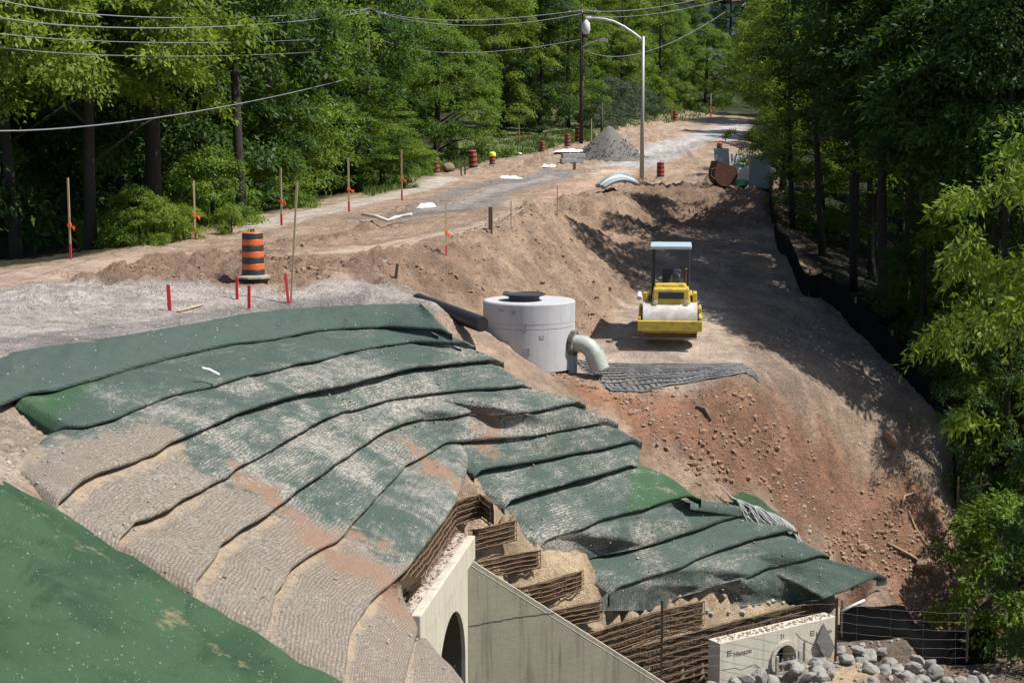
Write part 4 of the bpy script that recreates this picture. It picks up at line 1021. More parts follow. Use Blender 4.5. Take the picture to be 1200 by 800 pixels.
# elbow connection
ea = rad(-22); ed = Vector((math.cos(ea), math.sin(ea), 0)); ez = W(690, 402, Y=35.2)[2] - mz
p0 = ed * (mR - .05) + Vector((0, 0, ez)); er = .20
b = MB(); b.lathe([(.25, 0), (.30, .0), (.30, .09), (.25, .09)], 28)
g = b.build('pipe_gasket', M['rubber'], mh_o); g.location = p0 + ed * .045; g.rotation_euler = (0, rad(90), ea)
b = MB(); path = [p0 + ed * x for x in (0, .12, .24)]
for a in (20, 40, 55): path.append(p0 + ed * (.24 + .36 * math.sin(rad(a))) + Vector((0, 0, -.36 * (1 - math.cos(rad(a))))))
dlast = Vector((ed.x * .5, ed.y * .5, -.86)).normalized(); e1 = path[-1] + dlast * .16; path.append(e1)
b.tube(path, [er, er, er, er, er, er, er], 24)
e2 = e1 + Vector((ed.x * .12, ed.y * .12, -.30))
b.tube([e1 + dlast * -.08, e1, e1 + (e2 - e1) * .85, e2], [er + .03, er + .03, er + .025, er + .025], 24)
b.build('elbow_pipe', M['pvc'], mh_o, smooth=True, autos=35)
b = MB(); b.box(ed * (mR + .02) + Vector((0, 0, ez * .5 - .1)), (.12, .3, ez), rz=ea); b.build('pipe_support', M['tank_grey'], mh_o)
# black pipe
p0 = W(513, 361, Y=34.0); p1 = W(565, 380, Y=32.6)
bp = thing('plastic_pipe', v3((p0 + p1) / 2), 'black corrugated plastic pipe sticking out beside the manhole', 'pipe')
b = MB(); q0 = Vector(v3(p0 - (p1 - p0) * .5)) - bp.location; q1 = Vector(v3(p1)) - bp.location; n = 46; r = .17
b.tube([q0.lerp(q1, i / n) for i in range(n + 1)], [r * (1 + .045 * (1 if i % 2 else -1)) for i in range(n + 1)], 22)
b.build('pipe_wall', M['black_pl'], bp, smooth=True, autos=50)
b = MB(); dd = (q1 - q0).normalized(); b.tube([q1 + dd * .001, q1 + dd * .006], r * .8, 22); b.build('dark_bore_disc', M['hole'], bp)  # flat near-black disc painting the darkness inside the pipe mouth
# geogrid patch on the bench
def sheet_grid(name, quad, nu, nv, wr, mat, label, cat, dz=.02, jit=.03, diag=0):
    C = [np.array(G(*q)) for q in quad]
    def pt(s, t):
        p = (C[0] * (1 - s) + C[1] * s) * (1 - t) + (C[3] * (1 - s) + C[2] * s) * t
        x, y = p[0] + fbm(np.array([s * 5]), np.array([t * 5]), 1, 2, 5)[0] * jit * 3, p[1] + fbm(np.array([s * 5 + 9]), np.array([t * 5]), 1, 2, 6)[0] * jit * 3
        return (x, y, float(H(x, y)) + dz + abs(float(fbm(np.array([x]), np.array([y]), 1.2, 2, 8)[0])) * .03)
    b = MB()
    for i in range(nu + 1): b.tube([pt(i / nu, t) for t in np.linspace(0, 1, 14)], wr, 4)
    for j in range(nv + 1): b.tube([pt(s, j / nv) for s in np.linspace(0, 1, 22)], wr * 1.4, 4)
    return tag(b.build(name, mat), label, cat)
o = sheet_grid('geogrid_sheet', [(674,424),(868,428),(890,454),(716,461)], 26, 10, .012, M['grid'], 'dark grey geogrid sheet laid flat on the bench before the roller', 'geogrid', .035)
C = [np.array(G(*q)) for q in [(674,424),(868,428),(890,454),(716,461)]]
b = MB(); A_ = []
for t in np.linspace(.0, 1, 16):
    A_.append([])
    for s in np.linspace(0, 1, 30):
        p = (C[0] * (1 - s) + C[1] * s) * (1 - t) + (C[3] * (1 - s) + C[2] * s) * t; A_[-1].append((p[0], p[1], float(H(p[0], p[1])) + .022 + .012 * math.sin(s * 40 + t * 9)))
b.grid(A_); b.build('backing_cloth', plain('grey_filter_cloth', (.12, .115, .11), .8, sc=2.5, var=.8, dirt=(.20, .165, .13), dirtamt=.4), o, smooth=True)
b = MB()
def rest(x, y, dz): return (x, y, max(float(H(x + a, y + c)) for a in (-.12, 0, .12) for c in (-.12, 0, .12)) + dz)
for k in range(26):      # loose strips at the right of the wrapped layers
    q = k / 25 + random.uniform(-.02, .02); p = PA + (PB - PA) * q; x, y = p[0] - .10, p[1] + .16
    pts = [rest(x + e * (.55 + random.uniform(-.04, .04)), y - e * (.10 + random.uniform(-.05, .05)), .05 + .05 * math.sin(e * 3.1)) for e in np.linspace(0, 1, 6)]
    b.tube(pts, .014, 5)
tag(b.build('geogrid_strips', plain('pale_grey_strips', (.33, .34, .34), .55)), 'loose pale grey geogrid strips fraying beside the wrapped layers', 'geogrid')
b = MB(); A_ = []
for t in np.linspace(0, 1, 8):
    A_.append([])
    for q in np.linspace(0, 1.1, 30):
        p = PA + (PB - PA) * q; A_[-1].append(rest(p[0] + .02 + t * .34, p[1] + .16 + .26 * t, .02 + .03 * math.sin(t * math.pi)))
b.grid(A_); o = b.build('mat_edge', M['mat'], smooth=True); tag(o, 'green mat edge showing under the loose grid strips', 'mat')

# ------------------------------------------------------------------ silt fences and wire fence
def silt(path, hgt, label, posts=True):
    P = resample(np.array(path), step=.25); P[:, 2] = H(P[:, 0], P[:, 1])
    root = thing('silt_fence', v3(P[len(P) // 2]), label, 'silt fence'); off = Vector(root.location)
    d = np.gradient(P, axis=0); d[:, 2] = 0; d /= np.linalg.norm(d, axis=1, keepdims=True); nr = np.stack([-d[:, 1], d[:, 0], 0 * d[:, 0]], 1)
    n = len(P); sag = fbm(np.arange(n) * .25, np.zeros(n), .7, 3, 3)
    b = MB()
    for sgn in (.006, -.006):
        A = []
        for k in range(7):
            t = k / 6; A.append([tuple(Vector(v3(P[i] + nr[i] * (sgn + .09 * math.sin(t * 3) * fbm(np.array([i * .4]), np.array([t]), 1, 2, 4)[0]) + np.array([0, 0, -.08 + t * (hgt + .08 + .07 * sag[i])]))) - off) for i in range(n)])
        b.grid(A)
    b.build('fabric', M['silt'], root, smooth=True)
    Q = resample(np.array(path), step=2.2); Q[:, 2] = H(Q[:, 0], Q[:, 1])
    for q in Q:
        b = MB(); b.box(Vector(v3(q)) - off + Vector((.03, .03, hgt / 2)), (.045, .045, hgt + .3)); b.build('post', M['oldwood'], root)
    return root
silt([(x, y, 0) for y, x in FEN[2:11]], .75, 'black silt fence along the foot of the shaded wood edge')
silt([(x, y, 0) for x, y in FX2[:4]], .80, 'black silt fence behind the riprap pile')
wf = thing('wire_fence', v3(W(776, 790, Y=29.3)), 'thin wire fence strung on dark steel posts before the precast panel', 'fence'); off = Vector(wf.location)
fa = W(776, 703, Y=28.9); fb = W(981, 700, Y=31.0); fc = W(1135, 712, Y=32.4)
for p, dn in ((fa, 1.7), (fb, 1.55), (fc, 1.2)):
    b = MB(); q = Vector(v3(p)) - off; b.box(q + Vector((0, 0, -dn / 2)), (.045, .045, dn)); b.build('post', M['rustd'], wf)
b = MB()
for a, c in ((fa, fb), (fb, fc)):
    for k in range(7):
        z = -.12 - k * .2; pts = []
        for t in np.linspace(0, 1, 22):
            p = a * (1 - t) + c * t; pts.append(Vector(v3(p)) - off + Vector((0, 0, z - .05 * math.sin(t * math.pi) + random.uniform(-.012, .012))))
        b.tube(pts, .002, 4)
    for t in np.linspace(.15, .9, 4):
        p = Vector(v3(a * (1 - t) + c * t)) - off; b.cyl(p + Vector((0, 0, -.14)), p + Vector((random.uniform(-.05, .05), 0, -1.35)), .0018, n=4)
b.build('wire_mesh', M['wire'], wf)

# ------------------------------------------------------------------ road roller
rp = onG(785, 393); ry = rp.y; sc = 66 / ppm(ry) / 1.4
ro = thing('road_roller', rp, 'yellow tandem road roller with steel drums and canopy on the bench', 'road roller', rz=rad(-6)); ro.scale = (sc, sc, sc)
def drum(y):
    b = MB(); r = .46; n = 48
    b.tube([(-.66, y, r), (-.655, y, r), (.655, y, r), (.66, y, r)], [r - .03, r, r, r - .03], n)
    d = b.build('roller_drum', M['steel'], ro, smooth=True, autos=30)
    b = MB(); b.cyl((-.70, y, r), (.70, y, r), .12, n=16); b.build('hub', M['darkmetal'], d)
    return d
drum(-.85); drum(.95)
b = MB()
for x in (-.74, .74):
    b.box((x, -.85, .50), (.07, .95, .20)); b.box((x, .95, .50), (.07, .95, .20)); b.box((x, 0, .66), (.06, .9, .16))
b.build('side_frame', M['yellow'], ro, bevel=.015)
b = MB(); b.box((0, -1.40, .40), (1.55, .14, .25)); b.box((0, -1.38, .245), (1.35, .05, .03)); b.build('front_beam', M['yellow'], ro, bevel=.02)
b = MB(); b.box((0, 1.48, .40), (1.55, .12, .25)); b.build('rear_beam', M['yellow'], ro, bevel=.02)
b = MB(); b.box((0, -1.30, .17), (1.30, .02, .13)); b.build('scraper', M['rustd'], ro)
b = MB(); b.box((.02, -.62, 1.02), (.98, .85, .50), taper=.88); b.box((0, -.45, 1.27), (.84, .42, .16), taper=.9); b.build('hood', M['yellow'], ro, bevel=.04)
b = MB(); b.box((.02, -1.045, 1.10), (.62, .03, .17)); b.build('grille', M['darkmetal'], ro, bevel=.01)
b = MB(); b.box((0, .55, .88), (1.1, 1.3, .30)); b.box((.0, .1, .76), (.8, .5, .2)); b.build('chassis', M['yellow'], ro, bevel=.03)
for x in (-.62, .60):
    b = MB(); b.box((x, -.35, .92), (.10, .55, .42)); b.build('fender', M['yellow'], ro, bevel=.02)
b = MB(); b.box((.02, .55, 1.15), (.5, .45, .14)); b.box((.02, .80, 1.36), (.48, .12, .46), rx=rad(-8)); b.build('seat', M['darkmetal'], ro, bevel=.04)
b = MB(); b.tube([(.02 + .2 * math.cos(a), .12 + .07 * math.sin(a), 1.46 + .17 * math.sin(a) * .6) for a in np.linspace(0, 6.3, 22)], .017, 6); b.cyl((.02, .12, 1.46), (.02, -.05, 1.2), .02, n=6); b.build('steering_wheel', M['darkmetal'], ro)
for x in (-.44, .44):
    for y in (-.20, .95):
        b = MB(); b.tube([(x, y, .85), (x, y, 2.05), (x * .97, y, 2.2)], .035, 8); b.build('canopy_post', M['darkmetal'], ro)
b = MB(); b.box((0, .35, 2.24), (1.02, 1.55, .05)); b.box((0, -.42, 2.22), (1.0, .04, .08)); b.build('canopy', M['canopy'], ro, bevel=.015)
for x in (-.5, .5): b = MB(); b.box((x, .0, .60), (.3, .34, .05)); b.build('step_plate', M['rustd'], ro)
for x in (-.44, .44): b = MB(); b.tube([(x, -.20, 1.25), (x, .35, 1.42), (x, .95, 1.25)], .022, 6); b.build('hand_rail', M['darkmetal'], ro)
b = MB(); b.tube([(.36, -.3, 1.3), (.36, -.3, 1.62), (.38, -.36, 1.7)], .035, 8); b.build('exhaust', M['rustd'], ro)
for x in (-.36, .40):
    b = MB(); b.lathe([(.0, 0), (.05, 0), (.06, .05), (.05, .055), (.0, .056)], 14); h_ = b.build('headlight', M['white'], ro); h_.location = (x, -1.04, .93); h_.rotation_euler = (rad(90), 0, 0)
b = MB(); b.cyl((-.76, -.75, 1.0), (-.76, -.6, 1.12), .07, .05, n=10); b.build('mirror', M['white'], ro)

# ------------------------------------------------------------------ construction drums
def drum_proto(name, o_mat):
    r = thing(name, (0, 0, 0), '', '')
    b = MB(); rr = .255; prof = []; mats = []
    zs = np.linspace(.06, 1.0, 8)
    for i in range(7):
        z0, z1 = zs[i], zs[i + 1]; k = 1 - .10 * i / 7; k2 = 1 - .10 * (i + 1) / 7
        prof += [(rr * k - .010, z0), (rr * k, z0 + .012), (rr * k2, z1 - .012), (rr * k2 - .010, z1)]
        c = 1 if i % 2 == 0 else 0
        mats += [c, c, c, c]
    mats = mats[:-1] + [0]
    b.lathe(prof + [(rr * .8, 1.015)], 28, mats=mats + [0]); b.build('body', [o_mat, M['black']], r, smooth=True, autos=35)
    b = MB(); b.lathe([(.40, 0), (.40, .04), (.28, .075)], 8); b.build('base', M['drum_base'], r)
    b = MB(); b.tube([(-.1, 0, 1.01), (-.1, 0, 1.07), (.1, 0, 1.07), (.1, 0, 1.01)], .018, 6); b.build('handle', M['black'], r)
    return r
DR = drum_proto('construction_drum', M['orange'])
DF = drum_proto('construction_drum', M['orange_far'])
dlist = [(297,327,1.0,0,'large orange and black striped drum nearest, on the gravel road edge'),
 (511,204,.92,3,'striped drum leftmost of the far roadside row, beside a dark boulder'), (555,198,1.05,-6,'leaning striped drum with pale base at the far trench edge'), (635,179,.7,-5,'small striped drum on the lawn edge right of the white plastic'),
 (665,173,.78,2,'striped drum left of the pair before the utility pole'), (678,168,.98,0,'taller drum right of the pair, at the utility pole foot'), (774,209,.95,-3,'striped drum just right of the street light base'), (791,143,.95,0,'farthest striped drum up by the bend in the road'),
 (843,182,.85,12,'tilted striped drum beside the rusty bucket'), (577,194,.7,0,'short striped drum with a yellow cover draped on top')]
DRUMS = []
for i, (u, v, s, lean, lb) in enumerate(dlist):
    o = DR if i == 0 else (DF if i == 1 else copy_tree(DF)); p = onG(u, v); o.location = p; px = [53, 18, 21, 13, 15, 18, 18, 12, 14, 14][i]; s = px / ppm(p.y) / 1.0 * 1.0; o.scale = (s, s, s); o.rotation_euler = (0, rad(-lean), random.uniform(0, 6))
    tag(o, lb, 'traffic drum', 'orange and black striped drums along the works'); DRUMS.append(o)
b = MB(); b.lathe([(.27, .72), (.30, .8), (.29, .98), (.2, 1.1), (.0, 1.13)], 14); y_ = b.build('cover', plain('yellow_cover', (.72, .68, .05), .6), DRUMS[9])
for ch in DRUMS[0].children:
    pass

# ------------------------------------------------------------------ stakes and posts
def stake(u, v, vtop, wpx, label, kind='survey', lean=0, Y=None):
    p = onG(u, v) if Y is None else Vector(v3(W(u, v, Y=Y))); h_ = (v - vtop) / ppm(p.y); w = max(wpx * .68 / ppm(p.y), .02)
    o = thing('survey_stake' if kind in ('survey', 'plain') else ('marker_stake' if kind == 'red' else 'wooden_post'), p, label, 'stake' if kind != 'post' else 'post', 'survey stakes along the road edge' if kind in ('survey', 'plain') else ('short red marker stakes on the gravel' if kind == 'red' else None))
    o.rotation_euler = (0, rad(lean), random.uniform(-.3, .3))
    b = MB(); b.box((0, 0, h_ / 2 - .1), (w, w * .7, h_ + .2)); b.build('shaft', M['redpaint'] if kind == 'red' else (M['oldwood'] if kind == 'post' else M['wood']), o)
    if kind == 'survey':
        b = MB(); b.box((0, 0, h_ * .08), (w * 1.1, w * .8, h_ * .22)); b.build('painted_foot', M['redpaint'], o)
        b = MB(); b.box((0, 0, h_ * .42), (w * 1.9, w * 1.3, .10)); b.add([(w, 0, h_ * .42), (w * 3.2, .01, h_ * .42 - .03), (w * 2.8, .0, h_ * .42 - .16), (w * .9, .01, h_ * .42 - .05)], [(0, 1, 2, 3)]); b.build('ribbon', M['orange_tape'], o)
    if kind == 'red':
        b = MB(); b.box((0, 0, h_ + .01), (w * .9, w * .6, .02)); b.build('cap', M['wood'], o)
    return o
stake(83,304,209,3,'tall survey stake with orange ribbon, leftmost, against the dark wood'); stake(229,281,212,3,'survey stake with orange ribbon behind the bushes left of the drum')
stake(330,264,197,3,'survey stake with orange ribbon at the start of the pale footpath'); stake(409,248,186,3,'survey stake with orange ribbon where the footpath leaves the wood')
stake(471,235,176,2.6,'survey stake with orange ribbon left of the far drums'); stake(608,168,145,2,'distant survey stake with orange ribbon in front of grey shrubs')
stake(523,300,236,2.4,'thin survey stake on the bank edge with a red foot'); stake(341,356,214,3.4,'tall bare leaning stake at the wrapped slope edge, right of the drum', 'plain', 4)
stake(599,271,236,1.6,'thin bare stake just right of the thick wooden post','plain'); stake(653,252,218,1.6,'thin bare stake standing on the reddish road right of the post','plain'); stake(693,168,140,1.6,'thin bare stake near the utility pole','plain')
stake(833,137,110,2,'distant survey stake right of the farthest drum'); stake(787,142,118,2,'distant survey stake touching the farthest drum')
stake(199,364,334,6,'short red marker stake leftmost on the gravel, beside a broken lath','red',-2); stake(278,351,324,4.5,'short red marker stake just left of the striped drum','red'); stake(292,363,335,5,'short red marker stake at the fabric edge below the drum','red',1); stake(338,356,320,5,'short red marker stake leaning on the tall bare stake','red',-5)
stake(575,272,243,7,'thick square weathered wooden post on the road edge','post'); stake(464,326,309,5,'short dark stub post on the cut bank','post',8); stake(541,206,190,3,'grey leaning post left of the far leaning drum','post',-8); stake(545,205,188,2.6,'thin grey upright post by the far leaning drum','post')
stake(673,199,190,5,'short stub with an orange top on the reddish road','post')
def lath(pts, r, mat, name, label, cat='stick', flat=False):
    b = MB(); b.tube([tuple(onG(u, v, dz)) for u, v, dz in pts], r, 6); return tag(b.build(name, mat, smooth=True), label, cat)
lath([(208,367,.03),(238,359,.03)], .022, M['wood'], 'broken_lath', 'broken pale lath lying on the gravel beside a red stake')
lath([(425,259,.2),(440,262,.2),(455,267,.2),(462,263,.2),(472,261,.2),(482,259,.2)], .055, M['white'], 'white_pipe', 'bent white plastic pipe lying on the dirt', 'pipe')
def stick3(pts, z, r, mat, name, label, cat='stick'):
    b = MB(); b.tube([v3(W(u, v, Z=zz) + np.array([0, 0, .16])) for (u, v), zz in zip(pts, z)], r, 6); return tag(b.build(name, mat, smooth=True), label, cat)
stick3([(697,558),(715,555),(727,551)], [-7.06] * 3, .03, M['white'], 'white_stick', 'white stick caught under a layer lip, left of the bright green patch')
stick3([(925,663),(945,665),(967,664)], [-9.4, -9.44, -9.4], .035, M['white'], 'white_stick', 'white stick lying on the lowest right wrapped layer')
stick3([(237,442),(246,444),(257,450)], [-4.05, -4.1, -4.18], .03, M['white'], 'white_scrap', 'curled white scrap on the second wrapped layer')
stick3([(986,724),(1000,717),(1013,711)], [-10.3, -10.2, -10.1], .03, M['white'], 'white_stick', 'pale board end sticking up behind the black fence corner')
lath([(1056,598,.05),(1060,588,.12),(1070,583,.06)], .03, M['stick'], 'dead_branch', 'short forked pale branch on the red slope'); lath([(1040,640,.04),(1065,655,.1),(1080,664,.04)], .035, M['stick'], 'dead_branch', 'brown dead branch low on the slope near the shade')
lath([(1065,605,.04),(1072,622,.07),(1085,640,.05),(1110,645,.05),(1140,655,.04)], .022, M['stick'], 'dead_branch', 'long thin root trailing down the red slope'); lath([(816,480,.04),(826,486,.1),(833,494,.04)], .035, M['oldwood'], 'dead_branch', 'dark snapped branch on top of the spill below the grid sheet')
for u, v, r, lb in ((1043,520,.22,'broken reddish stump chunk standing at the shade edge'), (1062,514,.15,'small root chunk behind the stump at the shade edge'), (1082,668,.26,'dark soil boulder low on the right slope'), (1098,676,.2,'dark stone right of the low soil boulder'), (1012,645,.14,'brown stone midway down the red slope')):
    b = MB(); p = onG(u, v); b.rock((0, 0, r * .45), r, u * .77, 3, 1.1 if 'stump' in lb else .75); o = b.build('stump_chunk' if 'chunk' in lb else 'boulder', M['clod']); o.location = p; tag(o, lb, 'stump' if 'chunk' in lb else 'boulder')

# ------------------------------------------------------------------ gravel pile, sheets, slabs, pipes, bucket and tanks
pp = onG(716, 188); R0 = 86 / ppm(pp.y) / 2; hp = 37 / ppm(pp.y); b = MB(); A_ = []
pp = atXY(pp.x, pp.y + R0 * .8)
for i in range(26):
    t = i / 25; A_.append([])
    for k in range(73):
        a = 2 * math.pi * k / 72; r = R0 * t * (1 + .10 * float(fbm(np.array([math.cos(a) * 2]), np.array([math.sin(a) * 2]), 1, 2, 9)[0]))
        z = hp * max(0, 1 - (math.sqrt(t * t + .006) - .0775) / .926) ** 1.08 * (1 + .10 * math.cos(a - 2.2) * t) + float(fbm(np.array([r * math.cos(a) * 2]), np.array([r * math.sin(a) * 2]), 1.2, 3, 10)[0]) * .06 - .25 * t * t
        A_[-1].append((r * math.cos(a), r * math.sin(a), z))
b.grid(A_); o = b.build('gravel_pile', M['grey_gravel'], smooth=True); o.location = pp
b = MB()
for _ in range(420):
    a = random.uniform(0, 6.3); rr = R0 * (random.uniform(.15, 1.0) ** .5) * 1.12; b.rock((rr * math.cos(a), rr * math.sin(a), hp * max(0, 1 - rr / R0) + .02), random.uniform(.03, .09), random.random(), 1)
q_ = b.build('coarse_stones', M['grey_gravel'], o); q_['kind'] = 'stuff'; tag(o, 'conical grey gravel pile on the road beside the street light', 'gravel pile')
def crumpled(u, v, wpx, dpx, label, seed, mat=None):
    p = onG(u, v); w = wpx / ppm(p.y); d = dpx / ppm(p.y) * 3; b = MB(); A_ = []
    for i in range(9):
        A_.append([])
        for k in range(15):
            x = (k / 14 - .5) * w; y = (i / 8 - .5) * d; e = min(1, (1 - abs(k / 7 - 1)) * 3, (1 - abs(i / 4 - 1)) * 3)
            A_[-1].append((x + y * .4, y, .02 + .16 * e * (.6 + float(fbm(np.array([x * 3.]), np.array([y * 3.]), 1.3, 3, seed)[0])) - .05 * (1 - e)))
    b.grid(A_); o = b.build('plastic_sheet', mat or M['white'], smooth=True); o.location = p; return tag(o, label, 'plastic sheet')
crumpled(597, 209, 26, 6, 'crumpled white sheet in the middle of the grey gravel track', 1); crumpled(500, 243, 20, 5, 'small white sheet at the left end of the grey gravel track', 2); crumpled(643, 196, 15, 4, 'small white sheet near the slab stack', 3); crumpled(668, 178, 36, 6, 'wide white sheet behind the slab stack', 4)
o = thing('slab_stack', onG(670, 192), 'stack of two flat concrete slabs left of the gravel pile', 'slab stack', rz=.1); s_ = 1 / ppm(o.location.y)
for k in range(2):
    b = MB(); b.box((k * .08, 0, s_ * (3 + 6 * k)), (26 * s_, 1.1, 5 * s_)); b.build('slab', M['manhole'], o, bevel=.02)
pu = onG(722, 224); o = thing('pipe_bundle', pu, 'bundle of arched grey and white corrugated drain pipes on the bank', 'drain pipes', rz=.25); s_ = 1 / ppm(pu.y)
for k in range(7):
    b = MB(); y = (k - 3) * .14; sp = random.uniform(.9, 1.1)
    pts = [Vector((-20 * s_ + 44 * s_ * t * sp, y + .5 * t, .08 + (17 - abs(k - 4) * 1.6) * s_ * math.sin(math.pi * (t * .80 + .04)) ** .8)) for t in np.linspace(0, 1, 30)]
    b.tube(pts, [.085 * (1 + .07 * (1 if i % 2 else -1)) for i in range(30)], 9); b.build('drain_pipe', M['white'] if k in (2, 5) else M['tank_grey'], o, smooth=True)
# rusty bucket
bu = onG(847, 221); o = thing('steel_bucket', bu, 'rusty red and dark steel excavator bucket at the top of the bank', 'excavator bucket', rz=.2); s_ = 1 / ppm(bu.y)
b = MB(); Rb = 14 * s_; prof = [(-Rb * .75, Rb * 2.1)] + [(Rb * math.cos(a), Rb + Rb * math.sin(a)) for a in np.linspace(rad(165), rad(395), 22)] ; wdt = 22 * s_
inner = [(x * .93, Rb + (z - Rb) * .93) for x, z in prof]
vs = []; 
for x, z in prof: vs += [(x, -wdt / 2, z), (x, wdt / 2, z)]
for x, z in inner: vs += [(x, -wdt / 2, z), (x, wdt / 2, z)]
n = len(prof); fs = [(2 * i, 2 * i + 1, 2 * i + 3, 2 * i + 2) for i in range(n - 1)] + [(2 * (n + i) + 2, 2 * (n + i) + 3, 2 * (n + i) + 1, 2 * (n + i)) for i in range(n - 1)]
b.add(vs, fs); b.build('shell', M['redrust'], o, smooth=True, autos=40)
for y in (-wdt / 2, wdt / 2):
    b = MB(); b.add([(x, y, z) for x, z in prof] + [(x, y + .04, z) for x, z in prof], [tuple(range(n)), tuple(range(2 * n - 1, n - 1, -1))] + [(i, i + 1, n + i + 1, n + i) for i in range(n - 1)]); b.build('side_plate', M['redrust'], o)
b = MB(); b.tube([(-Rb * 1.0, -wdt / 2, Rb * .6), (-Rb * 1.35, -wdt / 2, Rb * .9), (-Rb * 1.3, -wdt / 2, Rb * 1.4), (-Rb * .95, -wdt / 2, Rb * 1.5)], .04, 6); b.build('lifting_loop', M['rustd'], o)
for k in range(4): b = MB(); b.box((Rb * 1.05, (k - 1.5) * wdt / 3.6, Rb * 1.62), (.3, .12, .07), taper=.6); b.build('tooth', M['rustd'], o)
cb = onG(890, 221); o = thing('utility_cabinet', cb, 'tall dark grey cabinet standing right of the rusty bucket', 'cabinet', rz=-.1); s_ = 1 / ppm(cb.y)
b = MB(); b.box((0, 0, 18 * s_), (24 * s_, .8, 37 * s_)); b.build('body', M['tank_grey'], o, bevel=.02); b = MB(); b.box((0, -.415, 18 * s_), (20 * s_, .02, 33 * s_)); b.build('door', M['tank_grey'], o, bevel=.01); b = MB(); b.box((0, 0, 37.5 * s_), (26 * s_, .9, 1.2 * s_)); b.build('lid', M['tank_grey'], o)
tk_ = atXY(cb.x - .1, cb.y + 2.4); o = thing('plastic_container', tk_, 'white container with green base behind the grey cabinet', 'container'); s_ = 1 / ppm(tk_.y)
b = MB(); b.box((0, 0, 18 * s_), (56 * s_, 1.6, 15 * s_)); b.build('tank', M['white'], o, bevel=.06); b = MB(); b.box((0, 0, 8 * s_), (52 * s_, 1.5, 6 * s_)); b.build('base', M['green_pl'], o, bevel=.04); b = MB(); b.lathe([(.25, 0), (.25, .12), (.18, .16)], 16, (-12 * s_, 0, 25.5 * s_)); b.build('cap', M['green_pl'], o)
b = MB(); b.box((-12 * s_, -.82, 9 * s_), (11 * s_, .1, 6 * s_)); b.build('valve_box', M['green_pl'], o)
lp = atXY(tk_.x - .4, tk_.y + 2.2); o = thing('leaning_panel', lp, 'pale grey panel leaning up behind the white container', 'panel', rz=.2); b = MB(); b.box((-.5, 0, .9), (.7, .08, 2.0), rx=rad(-14)); b.box((.45, .1, .8), (.9, .06, 1.7), rx=rad(-18)); b.build('sheet', M['lightpanel'], o, bevel=.01)
# things on the lawn
bp_ = onG(530, 178); o = thing('brick_pier', bp_, 'brown brick pier with pale cap stone under the round tree', 'pier'); s_ = 1 / ppm(bp_.y)
b = MB(); b.box((0, 0, 6.5 * s_), (13 * s_, .8, 13 * s_)); b.build('shaft', M['brick'], o, bevel=.02); b = MB(); b.box((0, 0, 14 * s_), (16 * s_, 1., 2.4 * s_)); b.build('cap_stone', M['pale_stone'], o, bevel=.02)
b = MB(); b.rock((0, 0, .25), .48, 5, 3, .75); o = b.build('boulder', M['oldwood']); o.location = onG(526, 202); tag(o, 'dark rounded boulder between the two leftmost far drums', 'boulder')
o = thing('folded_tarp', onG(603, 182), 'small green and white tarp bundle lying on the lawn', 'tarp'); b = MB(); b.rock((0, 0, .12), .3, 3, 2, .5); b.build('green_fold', M['green_pl'], o); b = MB(); b.rock((.35, 0, .1), .22, 4, 2, .5); b.build('white_fold', M['white'], o)

# ------------------------------------------------------------------ street light, utility poles, cables
lp = onG(752, 211); s_ = 1 / ppm(lp.y); o = thing('street_light', lp, 'grey street light with curved arm standing on the bank', 'street light')
b = MB(); b.tube([(0, 0, -.2), (0, 0, 80 * s_), (0, 0, 163 * s_)], [.12, .095, .075], 14); b.build('pole', M['galv'], o, smooth=True)
b = MB(); b.tube([(x * s_, 0, z * s_) for x, z in ((0, 158), (-10, 166), (-22, 174), (-34, 180), (-46, 183), (-62, 184))], [.07, .065, .06, .055, .05, .05], 8); b.build('arm', M['white'], o, smooth=True)
b = MB(); b.tube([(-60 * s_, 0, 184 * s_), (-66 * s_, 0, 184 * s_), (-66 * s_, 0, 180 * s_)], .07, 8); b.lathe([(.06, 182 * s_), (.2, 178 * s_), (.22, 170 * s_), (.14, 166 * s_)][::-1], 14, (-66 * s_, 0, 0)); b.build('lamp_head', M['white'], o, smooth=True, autos=40)
def pole(p, top, label, arms=True, r=.15):
    o = thing('utility_pole', p, label, 'utility pole', 'wooden utility poles'); h_ = top - p.z
    b = MB(); b.tube([(0, 0, -.3), (0, 0, h_)], [r, r * .7], 10); b.build('pole', M['polewood'], o, smooth=True)
    if arms:
        b = MB(); b.box((0, -.12, h_ - .5), (2.0, .1, .12)); b.build('crossarm', M['polewood'], o)
        for x in (-.9, 0, .9): b = MB(); b.lathe([(.04, 0), (.06, .06), (.03, .16)], 8, (x, -.12, h_ - .44)); b.build('insulator', M['galv'], o)
    return o
p2 = atXY(W(681, 166, Y=113)[0], 113.); top2 = W(683, 8, Y=113)[2]
o2 = pole(p2, top2, 'dark wooden utility pole with a small lamp, rising behind the drums'); s_ = 1 / ppm(113)
h2 = top2 - p2.z
b = MB(); b.tube([(0, -.1, h2 - 46 * s_), (10 * s_, -.2, h2 - 41 * s_), (20 * s_, -.3, h2 - 38 * s_)], .04, 6); b.box((25 * s_, -.3, h2 - 38 * s_), (10 * s_, .3, 3.4 * s_)); b.build('side_lamp', M['galv'], o2)
b = MB(); b.lathe([(.2, 0), (.22, .1), (.22, .7), (.15, .8)], 12, (.3, -.2, h2 - 2.2)); b.build('transformer', M['darkmetal'], o2)
p1 = atXY(W(433, 200, Y=82)[0], 82.); pole(p1, W(433, 8, Y=82)[2], 'distant utility pole, only its top showing above the trees')
p3 = atXY(W(705, 166, Y=118)[0], 118.); pole(p3, W(700, 120, Y=118)[2], 'short leaning dark pole stub behind the gravel pile', False, .12); 
